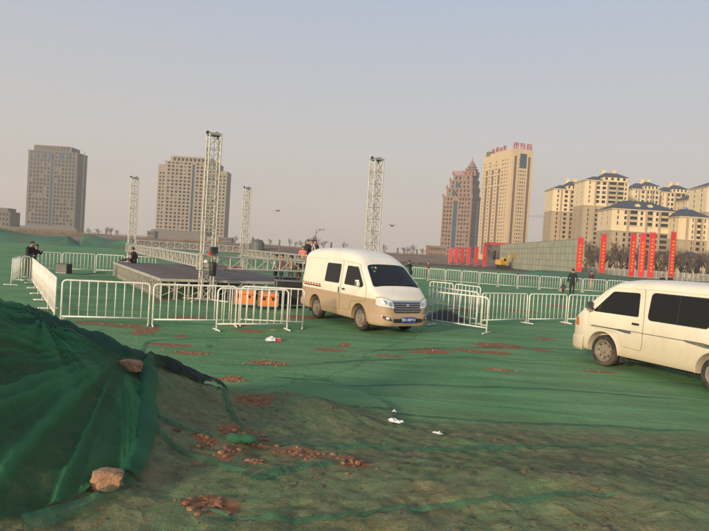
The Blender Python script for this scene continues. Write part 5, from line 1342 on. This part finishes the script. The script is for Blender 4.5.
mb = MB(); mb.bbox(-.7, LR + .3, -.7, 3.5, Hb + .004, Hb + 2.2); mb.bbox(.5, LR - 2, 3.52, LL - 8, Hb + .004, Hb + 1.8); mb.build('parapet', M['slab_wall'], sl_)
mb = MB(); mb.bbox(1, 6, LL - 6, LL - 1, Hb - .29, Hb + 4.2); mb.build('plant_room', M['grey_wall'], sl_)
glyphs(sl_, (1.2, .6, Hb + 2.3), (1, 0, 0), 4.4, 3, M['sign_red'], 8, .3)
glyphs(sl_, (-.3, 27, Hb + 2.0), (0, -1, 0), 3.6, 4, M['sign_red'], 5, .45, nrm=Vector((-1, 0, 0)))

# flats with dark blue hipped roofs
def flats(name, label, pl, pr, pw, pr_top, Y, D, cols, nf, rz=0.0, split=.72, chim=2, right=False):
    x0, x1 = X_at(pl, Y), X_at(pr, Y); W3 = (x1 - x0); pm_ = (pl + pr) / 2 + 4
    Hw, Hr = AT(pm_, pw, Y).z, AT(pm_, pr_top, Y).z
    r = empty(name, (x0, Y, 0), rz); tag(r, label, 'building', 'blocks of flats with dark blue roofs')
    zs = Hw * split; fh = Hw / nf
    mb = MB(); mb.bbox(0, W3, 0, D, 0, zs); mb.build('lower_core', M['res_tan'], r)
    mb = MB(); mb.bbox(0.05, W3 - .05, 0.05, D, zs + .002, Hw); mb.build('upper_core', M['res_cream'], r)
    cs = [(u * W3, w_ * W3) for u, w_ in cols]; fl = floors_even(0, nf, fh, fh * .62)
    lo = [f for f in fl if f[0] + fh * .3 < zs]; hi = [f for f in fl if f[0] - fh * .3 > zs]
    face(r, (0, 0), (W3, 0), 0, zs, cs, lo, M['res_tan'], dep=.5, nm='lower_wall', rail=2.6)
    face(r, (0.05, 0.05), (W3 - .05, .05), zs + .002, Hw, cs, hi, M['res_cream'], dep=.5, nm='upper_wall', rail=2.6)
    sd_ = [(D * .3, 1.3), (D * .7, 1.3)]
    face(r, (0, D), (0, 0), 0, zs, sd_, lo, M['res_tan'], dep=.4, nm='lower_wall'); face(r, (.05, D), (.05, .05), zs + .002, Hw, sd_, hi, M['res_cream'], dep=.4, nm='upper_wall')
    for u in (.235, .525, .735, .985):                         # piers between the window bays
        mb = MB(); mb.bbox(u * W3 - .3, u * W3 + .3, -1.5, -.51, 0, Hw - .02); mb.build('pier', M['res_cream'] if u == .985 else M['res_tan'], r)
    mb = MB(); mb.bbox(-1, W3 + 1, -1.2, D + .5, Hw + .003, Hw + .4); mb.build('cornice', M['res_cream'], r); mb = MB(); mb.bbox(-.7, W3 + .7, -.9, .0, zs - .4, zs + .35); mb.build('string_course', M['res_cream'], r)
    e = 1.2; z0 = Hw + .404; rdg = min(D / 2, W3 * .3); zr_ = max(Hr, z0 + 3.4) if chim else Hr + 1.6
    mb = MB(); mb.add([(-e, -e, z0), (W3 + e, -e, z0), (W3 + e, D + e, z0), (-e, D + e, z0), (rdg, D / 2, zr_), (W3 - rdg, D / 2, zr_)], [(0,1,5,4), (1,2,5), (2,3,4,5), (3,0,4), (3,2,1,0)])
    ro = mb.build('roof', M['roof_blue'], r)
    if chim:                                                    # raised middle storey with its own small roof
        a_, b_ = W3 * .40, W3 * .96; zp = Hw + 2.8
        mb = MB(); mb.bbox(a_, b_, -.9, D * .7, Hw + .41, zp); mb.build('penthouse', M['res_cream'], r)
        for q_ in range(4): link('window', win_mesh(W3 * .06, 1.5, M['window']), r, (a_ + (b_ - a_) * (q_ + .5) / 4, -.93, Hw + 1.7))
        mb = MB(); mb.add([(a_ - .8, -1.7, zp), (b_ + .8, -1.7, zp), (b_ + .8, D * .8, zp), (a_ - .8, D * .8, zp), (a_ + 3.5, D * .35, zp + 3.4), (b_ - 3.5, D * .35, zp + 3.4)], [(0,1,5,4), (1,2,5), (2,3,4,5), (3,0,4), (3,2,1,0)]); mb.build('upper_roof', M['roof_blue'], r)
        Hr = zp + 2.8
    for k in range(chim):
        mb = MB(); u = W3 * (.66 + .12 * (k - .5) * 2) ; mb.bbox(u - 1.1, u + 1.1, D / 2 - 1, D / 2 + 1, Hr - 1.2, Hr + 2.6); mb.bbox(u - 1.3, u + 1.3, D / 2 - 1.2, D / 2 + 1.2, Hr + 2.0, Hr + 2.4); mb.build('chimney', M['res_cream'], ro)
    if W3 > 28:
        for u in (.42, .62):
            mb = MB(); ux = W3 * u; yv = D * .12; mb.bbox(ux - 1.2, ux + 1.2, yv, yv + 4, z0 + .4, z0 + 2.2); mb.add([(ux-1.6, yv-.2, z0+2.2), (ux+1.6, yv-.2, z0+2.2), (ux, yv-.2, z0+3.2), (ux-1.6, yv+4, z0+2.2), (ux+1.6, yv+4, z0+2.2), (ux, yv+4, z0+3.2)], [(0,1,2),(3,5,4),(0,2,5,3),(1,4,5,2)]); mb.build('dormer', M['res_cream'], ro)
    return r
CA = [(.14, .05), (.40, .10), (.58, .10), (.76, .16), (.93, .09)]
CB = [(.10, .03), (.30, .08), (.44, .09), (.63, .19), (.83, .15), (.95, .04)]
CW = [(.08, .025), (.20, .04), (.33, .12), (.455, .04), (.58, .10), (.70, .04), (.82, .12), (.94, .03)]
flats('flats_block', 'leftmost cream block of flats, next to the grey site screen', 549, 580, 190, 184, 385, 16, CA, 17)
flats('flats_block', 'tallest cream block of flats, behind the two lone red banners', 580, 622, 181.5, 175, 365, 18, CB, 19)
flats('flats_block', 'broad lower block of flats with two roof dormers behind the trio of banners', 609, 672, 211, 203, 300, 18, CW, 11, split=.66, chim=0)
flats('flats_block', 'cream block of flats rising behind the broad dormered one, left of its neighbour', 627, 653, 190, 182, 400, 16, CA, 17)
flats('flats_block', 'slim cream block of flats between the dormered block and the blue-windowed one', 655, 682, 193, 186, 410, 16, CB, 17)
flats('flats_block', 'cream block of flats with a blue window far behind the lowest block', 683, 702, 201, 194, 395, 16, CA, 15)
flats('flats_block', 'lowest tan block of flats beyond the separate red banner', 676, 705, 218, 211.5, 290, 16, [(.45, .05), (.68, .16), (.86, .05)], 10, split=.62, chim=0)
flats('flats_block', 'cream block of flats cut off by the picture edge above the minibus', 702, 745, 188, 180, 330, 18, CB, 17)
link('window', win_mesh(5, 2.4, M['stick_blue']), None, AT(692, 209, 390)); _bw = bpy.data.objects[-1] if False else None
for o in [o for o in COL.objects if o.name.startswith('window') and o.parent is None]:
    par = [q for q in COL.objects if q.get('label', '').startswith('cream block of flats with a blue window')][0]
    wpos = o.location.copy(); o.parent = par; o.location = (wpos.x - par.location.x, -.62, wpos.z)
# tower crane behind the slab tower
cr = empty('tower_crane', (X_at(520, 620), 620, 0)); tag(cr, 'tower crane whose thin jib shows beside the cream slab tower', 'crane'); ch = AT(538, 217, 620).z
mb = MB()
for sx in (-.8, .8):
    for sy in (-.8, .8): mb.tube([(sx, sy, 0), (sx, sy, ch + 6)], .12, 4)
for k in range(int(ch / 2)): mb.tube([(-.8, -.8, k*2), (.8, -.8, k*2+2)], .08, 4, False)
mb.build('mast', M['steel'], cr)
mb = MB(); jl = 34
for y_, z_ in ((-.6, 0), (.6, 0), (0, 1.2)): mb.tube([(-10, y_, ch + z_), (jl, y_, ch + z_)], .13, 4)
for k in range(-5, jl // 2): mb.tube([(k*2, -.6, ch), (k*2+1, 0, ch+1.2), (k*2+2, -.6, ch)], .08, 4, False)
mb.build('jib', M['steel'], cr)
mb = MB(); mb.box((-9, 0, ch - 1.2), (3, 1.6, 2.4)); mb.build('counterweight', M['grey_wall'], cr)
mb = MB(); mb.tube([(0, 0, ch + 6), (jl * .8, 0, ch + 1.2)], .05, 4); mb.tube([(0, 0, ch + 6), (-9, 0, ch + .5)], .05, 4); mb.build('tie_ropes', M['steel'], cr)

# ------------------------------------------------------------------ banners
_bc = {}
def banner(px, ptop, pbot, Y, lab, grp, seed, wd=.72):
    b = AT(px, pbot, Y); tpt = AT(px, ptop, Y); H_ = tpt.z - b.z; gz = min(b.z, .9) if Y < 100 else 0
    r = empty('banner', (b.x, Y, max(0, b.z - .9) if Y < 100 else 0), random.uniform(-.25, .25)); tag(r, lab, 'banner', grp)
    z0 = b.z - r.location.z; n = 14; mb = MB(); ph = random.uniform(0, 6)
    for i in range(n + 1):
        z = z0 + H_ * i / n
        for j in range(4):
            u = j / 3; x = (u - .5) * wd; mb.v.append((x, .05 * math.sin(i * .9 + ph) * u * (1.2 - i / n), z))
    for i in range(n):
        for j in range(3): mb.f.append((i*4+j, i*4+j+1, (i+1)*4+j+1, (i+1)*4+j)); mb.m.append(0)
    cloth = mb.build('cloth', M['red'], r, smooth=True)
    m = MB(); m.tube([(-wd/2 - .04, 0, -.3 if Y < 100 else 0), (-wd/2 - .04, 0, z0 + H_ + .15)], .035, 6); m.tube([(-wd/2 - .04, 0, z0 + H_ + .05), (wd/2, 0, z0 + H_ + .05)], .025, 6); m.build('pole', M['steel'], r)
    m = MB(); m.box((0, 0, .03), (.6, .6, .06)); m.build('base_plate', M['steel'], r)
    k = max(4, int(H_ / .55)); s_ = wd * .34
    glyphs(cloth, (s_ / 2, -.075, z0 + H_ * .12), (0, 0, 1), s_, int(H_ * .78 / (s_ * 1.9)), M['yellow'], seed, .9, up=Vector((-1, 0, 0)), nrm=Vector((0, -1, 0)), th=.15, nm='character') if Y < 100 else None
    return r
for i, (px, a, b, lab) in enumerate(((577.5, 237.5, 271.5, 'red banner with yellow characters beside the end of the grey site screen'), (600.5, 234, 272.5, 'red banner with yellow characters standing alone before the tallest flats'),
      (630, 233, 276.5, 'leftmost red banner of the close trio before the broad flats'), (639.5, 233, 277, 'middle red banner of the close trio before the broad flats'),
      (649, 232.5, 277.5, 'rightmost red banner of the close trio before the broad flats'), (669.5, 232, 279.5, 'red banner with yellow characters standing apart beyond the minibus'))):
    banner(px + 1, a, b, 80, lab, None, 20 + i)
for i, (px, a, b) in enumerate(((450.3, 248.3, 262.5), (456, 247.7, 262.8), (461.7, 247.5, 263.7), (468, 247, 264.2), (475.8, 246.8, 265.2), (484, 246, 266))):
    banner(px, a, b, 150 - i * 2, ORD[i] + ' red banner from the low pinkish wing in the row of six', 'row of six red banners', 40 + i, .85)

# ------------------------------------------------------------------ grey site screen
pa, pb = AT(499, 267.5, 140), AT(581, 272.5, 96); pa.z = pb.z = 0; d = pb - pa; LS = d.length; d.normalize()
scr = empty('site_screen', pa, math.atan2(d.y, d.x)); tag(scr, 'long grey-green screen of translucent panels on a steel grid', 'screen')
H0, H1_ = AT(500, 244.5, 140).z, AT(580, 238.5, 96).z
M['screen'] = mat('screen', (.34, .34, .26), .7, var=.14, scale=.5, dirt=(.25, .22, .14), dirt_amt=.5, dirt_scale=.4)
npn = 26
for i in range(npn):
    u0, u1 = LS * i / npn, LS * (i + 1) / npn
    for j in range(5):
        zt = H0 + (H1_ - H0) * (i + .5) / npn; za, zb = .25 + (zt - .25) * j / 5, .25 + (zt - .25) * (j + 1) / 5
        mb = MB(); mb.bbox(u0 + .05, u1 - .05, -.02, .02, za + .05, zb - .05); mb.build('screen_panel', M['screen'], scr)
M['screen_frame'] = mat('screen_frame', (.20, .20, .16), .7)
for i in range(npn + 1):
    mb = MB(); u = LS * i / npn; zt = H0 + (H1_ - H0) * i / npn; mb.bbox(u - .05, u + .05, -.06, .06, 0, zt + .1); mb.build('post', M['screen_frame'], scr)
for j in range(6):
    mb = MB(); mb.tube([(0, .0, .25 + (H0 - .25) * j / 5), (LS, .0, .25 + (H1_ - .25) * j / 5)], .055, 4); mb.build('rail', M['screen_frame'], scr)
# small red roofed site hut glimpsed above the screen's far end
hut = low_block('red_roofed_hall', 'low hall with a red roof edge beyond the site screen', 491, 519, 247.5, 200, 10, M['grey_wall'], 6, 1)
mb = MB(); mb.bbox(-.6, X_at(519, 200) - X_at(491, 200) + .6, -.8, 10, AT(505, 247.5, 200).z + .51, AT(505, 247.5, 200).z + 1.5); mb.build('roof', M['sign_red'], hut)

# excavator
q = AT(503, 267.5, 128); ex = empty('excavator', (q.x, q.y, 0.1), .5); tag(ex, 'small yellow excavator parked in front of the grey site screen', 'excavator')
for sy in (-.75, .75):
    pts = [(math.cos(a) * .35 + (1.05 if math.cos(a) > 0 else -1.05), math.sin(a) * .35 + .35) for a in np.linspace(0, 2 * math.pi, 20, endpoint=False)]
    mb = MB(); n_ = len(pts); mb.add([(x, sy - .2, z) for x, z in pts] + [(x, sy + .2, z) for x, z in pts], [tuple(range(n_)), tuple(reversed(range(n_, 2*n_)))] + [(i, n_ + i, n_ + (i+1) % n_, (i+1) % n_) for i in range(n_)])
    mb.build('track', M['rubber'], ex)
mb = MB(); mb.box((0, 0, .72), (.9, .9, .2)); mb.build('slew_ring', M['steel'], ex)
mb = MB(); mb.box((-.5, 0, 1.25), (2.0, 1.7, .8)); mb.box((-1.2, 0, 1.4), (.7, 1.6, 1.0)); mb.build('upper_body', M['machine_yellow'], ex)
link('cab', bevel_box((1.0, .8, 1.45), .08, M['machine_yellow']), ex, (.45, .42, .88))
mb = MB(); mb.box((.96, .42, 1.75), (.02, .62, .8)); mb.box((.45, .005, 1.8), (.7, .02, .7)); mb.build('cab_window', M['glass'], ex)
mb = MB(); mb.tube([(.7, -.2, 1.3), (1.6, -.2, 2.9), (2.6, -.2, 3.2)], [.2, .24, .15], 4); mb.build('boom', M['machine_yellow'], ex)
mb = MB(); mb.tube([(2.5, -.2, 3.3), (3.1, -.2, 1.6)], [.17, .11], 4); mb.build('dipper_arm', M['machine_yellow'], ex)
mb = MB(); mb.prism([(3.0, -.5), (3.4, -.5), (3.4, .1), (3.0, .1)], .75, 1.6); mb.build('bucket', M['steel'], ex)

# ------------------------------------------------------------------ right-hand background: white railing, board, kiosk, bare trees
def railing(px0, px1, Y, h, label, n):
    a, b = X_at(px0, Y), X_at(px1, Y); r = empty('white_railing', (a, Y, .0)); tag(r, label, 'fence'); L_ = b - a
    for i in range(n + 1):
        m = MB(); m.bbox(L_ * i / n - .09, L_ * i / n + .09, -.09, .09, 0, h + .12); m.build('post', M['truss'], r)
    for i in range(n):
        m = MB(); u0, u1 = L_ * i / n + .09, L_ * (i + 1) / n - .09
        m.bbox(u0, u1, -.03, .03, h - .1, h); m.bbox(u0, u1, -.03, .03, .2, .28); k = 9
        for j in range(k): u = u0 + (u1 - u0) * (j + .5) / k; m.bbox(u - .018, u + .018, -.02, .02, .28, h - .1)
        m.build('rail_panel', M['truss'], r)
railing(588, 725, 118, 1.6, 'white picket railing running in front of the bare trees', 26)
q = AT(661, 270, 150); bd = empty('yellow_board', (q.x, 150, 0)); tag(bd, 'pale yellow roadside board among the bare trees', 'sign')
z0, z1 = AT(661, 270.5, 150).z, AT(661, 257.5, 150).z; wb = 6.5 / 600 * 150
m = MB(); m.bbox(-wb, wb, -.12, .12, max(.5, z0), z1); m.build('panel', mat('board_yellow', (.62, .46, .16), .7, var=.12, scale=.6), bd)
for sx in (-1, 1): m = MB(); m.bbox(sx * wb * .8 - .1, sx * wb * .8 + .1, .125, .3, 0, z1 - .2); m.build('post', M['steel'], bd)
q = AT(689, 270, 170); ks = empty('gate_kiosk', (q.x, 170, 0)); tag(ks, 'small gatehouse with a dark hipped roof below the lowest flats', 'kiosk'); zk = AT(689, 258, 170).z; zr = AT(689, 251.5, 170).z
m = MB(); m.bbox(-2.2, 2.2, -1.8, 1.8, 0, zk); m.build('wall', M['res_cream'], ks)
m = MB(); m.add([(-3, -2.5, zk), (3, -2.5, zk), (3, 2.5, zk), (-3, 2.5, zk), (-.6, 0, zr), (.6, 0, zr)], [(0,1,5,4), (1,2,5), (2,3,4,5), (3,0,4), (3,2,1,0)]); m.build('roof', M['roof_blue'], ks)
for u in (-1.1, 1.1): m = MB(); m.bbox(u - .6, u + .6, -1.86, -1.802, 1.0, zk - .8); m.build('window', M['window'], ks)

def bare_tree(seed, H_):
    r = random.Random(seed); tk, cw = MB(), MB()
    def grow_(p, d, L_, rad, lev):
        pts = [p]; q = p; dd = d.copy()
        for k in range(3):
            dd = (dd + Vector((r.uniform(-.14, .14), r.uniform(-.14, .14), .05))).normalized(); q = q + dd * L_ / 3; pts.append(q)
        (tk if lev < 2 else cw).tube(pts, [rad, rad * .85, rad * .7, rad * .5], 5 if lev < 2 else 3, False)
        if lev >= 4: return
        for k in range(4 if lev < 3 else 6):
            t = r.uniform(.35, 1.0); b = pts[0].lerp(pts[-1], t) if k else pts[-1]
            a = r.uniform(0, 6.28); sp_ = r.uniform(.35, .85); o = dd.orthogonal().normalized(); o.rotate(Matrix.Rotation(a, 3, dd))
            grow_(b, (dd * math.cos(sp_) + o * math.sin(sp_) + Vector((0, 0, .15))).normalized(), L_ * r.uniform(.55, .75), rad * (.58 if lev < 2 else .48), lev + 1)
    grow_(Vector((0, 0, -.1)), Vector((0, 0, 1)), H_ * .36, H_ * .028, 0)
    return tk.mesh('trunk', M['bark'], True), cw.mesh('crown', M['bark'])
TREES = [bare_tree(s_, 6.0) for s_ in (1, 2, 3)]
def tree(px, Y, sc, lab, grp, seed):
    tk, cw = TREES[seed % 3]; r = empty('bare_tree', (X_at(px, Y), Y, 0), random.uniform(0, 6.28)); r.scale = (sc * random.uniform(.9, 1.3), sc * random.uniform(.9, 1.3), sc); tag(r, lab, 'tree', grp)
    link('trunk', tk, r); link('crown', cw, r)
k = 0
for px in np.arange(586, 716, 4.1):
    tree(px + random.uniform(-1.5, 1.5), random.uniform(126, 146), random.uniform(1.15, 1.6), 'leafless roadside tree in the thicket before the blocks of flats', 'bare trees before the flats', k); k += 1
for px in (493, 497, 489, 540, 546, 535): tree(px, random.uniform(185, 215), random.uniform(.9, 1.35), 'leafless tree beyond the site screen and excavator', 'bare trees beyond the site screen', k); k += 1
for px in (97, 104, 112, 116, 234, 258, 268, 296, 302, 325, 345, 384, 402, 408, 414, 424, 432, 290, 254, 90):
    tree(px + random.uniform(-2, 2), random.uniform(430, 480), random.uniform(1.3, 2.0), 'faint leafless tree on the hazy skyline beyond the earth bank', 'bare trees on the skyline', k); k += 1
tree(314.5, 120, .95, 'leafless tree standing beside the lamp post behind the van', None, 1)

# lamp post and dark concrete posts on the skyline
q = AT(315, 250, 110); lp = empty('lamp_post', (q.x, 110, 0)); tag(lp, 'lamp post with short arms rising behind the onlookers', 'lamp post'); zt = AT(316.5, 229.5, 110).z
m = MB(); m.tube([(0, 0, 0), (0, 0, zt)], [.09, .06], 8); m.build('pole', M['grey_plastic'], lp)
m = MB(); m.tube([(0, 0, zt - .8), (.6, 0, zt - .1), (1.0, 0, zt)], .035, 5); m.build('arm', M['grey_plastic'], lp)
m = MB(); m.box((.65, 0, zt + .03), (.5, .28, .14)); m.build('lamp_head', M['grey_plastic'], lp)
m = MB(); m.box((1.35, 0, zt + .03), (.5, .28, .14)); m.tube([(.9, 0, zt + .02), (1.15, 0, zt + .03)], .03, 5); m.build('lamp_head', M['grey_plastic'], lp)
for px, ph in ((252, 237.5), (278.8, 240), (305, 241), (330.5, 242.5), (397, 248), (416.2, 249.5)):
    q = AT(px, hz(px) + 9, 125); zt = AT(px, ph, 125).z
    m = MB(); m.box((0, 0, zt / 2), (.34, .34, zt)); m.add([(-.17, -.17, zt), (.17, -.17, zt), (.17, .17, zt), (-.17, .17, zt), (0, 0, zt + .15)], [(0,1,4), (1,2,4), (2,3,4), (3,0,4)])
    tag(m.build('concrete_post', M['grey_plastic'], None, (q.x, 125, 0)), 'dark square concrete post on the bare ground before the skyline', 'post', 'row of dark concrete posts')
m = MB(); m.lathe([(0, 3.2), (1.0, 3.1), (1.5, 2.4), (1.5, 0)], axis='z', n=16); tag(m.build('storage_tank', M['grey_plastic'], None, (X_at(257.5, 132), 132, 0), smooth=True), 'dark domed tank beside a concrete post on the skyline', 'tank')

# bird and kite in the air
p = AT(392, 226, 60); bd = empty('bird', p, .6); tag(bd, 'small dark bird flying right of the truss tower behind the van', 'bird')
m = MB(); m.lathe([(0, -.22), (.05, -.15), (.07, 0), (.05, .12), (.03, .2), (0, .26)], axis='y', n=8); m.build('body', M['black'], bd, smooth=True)
for sg in (1, -1):
    m = MB(); m.add([(0, .1, .02), (0, -.08, .02), (sg * .3, -.1, .14), (sg * .3, .06, .15), (sg * .62, -.14, .05), (sg * .3, -.1, .125), (0, -.08, 0)], [(0, 3, 2, 1), (3, 4, 2), (1, 2, 5, 6)]); m.build('wing', M['black'], bd)
p = AT(277.5, 211, 90); kt = empty('kite', p, 0); tag(kt, 'small faded red kite in the hazy sky above the posts', 'kite')
m = MB(); m.add([(-.45, 0, 0), (.15, -.1, .2), (.45, 0, .05), (.1, .15, -.08)], [(0, 1, 2, 3), (3, 2, 1, 0)]); m.build('sail', mat('kite_red', (.42, .16, .13), .8), kt)
m = MB(); m.tube([(-.45, 0, 0), (.45, 0, .05)], .015, 5); m.tube([(.15, -.1, .2), (.1, .15, -.08)], .015, 5); m.build('spar', M['black'], kt)
m = MB(); m.tube([(-.45, 0, 0), (-.75, .05, .02), (-1.1, 0, -.06)], [.03, .025, .015], 4); m.build('tail', mat('kite_tail', (.5, .3, .27), .8), kt)

# ------------------------------------------------------------------ air
hb = MB(); hb.bbox(-1800, 1800, -400, 1900, -2.0, 150)
M['haze'] = bpy.data.materials.new('haze'); M['haze'].use_nodes = True
N, L = M['haze'].node_tree.nodes, M['haze'].node_tree.links; N.remove(N['Principled BSDF'])
pv = N.new('ShaderNodeVolumePrincipled'); pv.inputs['Color'].default_value = (.93, .90, .88, 1); pv.inputs['Density'].default_value = .0005; pv.inputs['Anisotropy'].default_value = .1
L.new(pv.outputs[0], N['Material Output'].inputs['Volume'])
ho = hb.build('haze', M['haze']); tag(ho, kind='stuff'); ho['label'] = 'pale dusty haze filling the air over the site'; ho['category'] = 'haze'
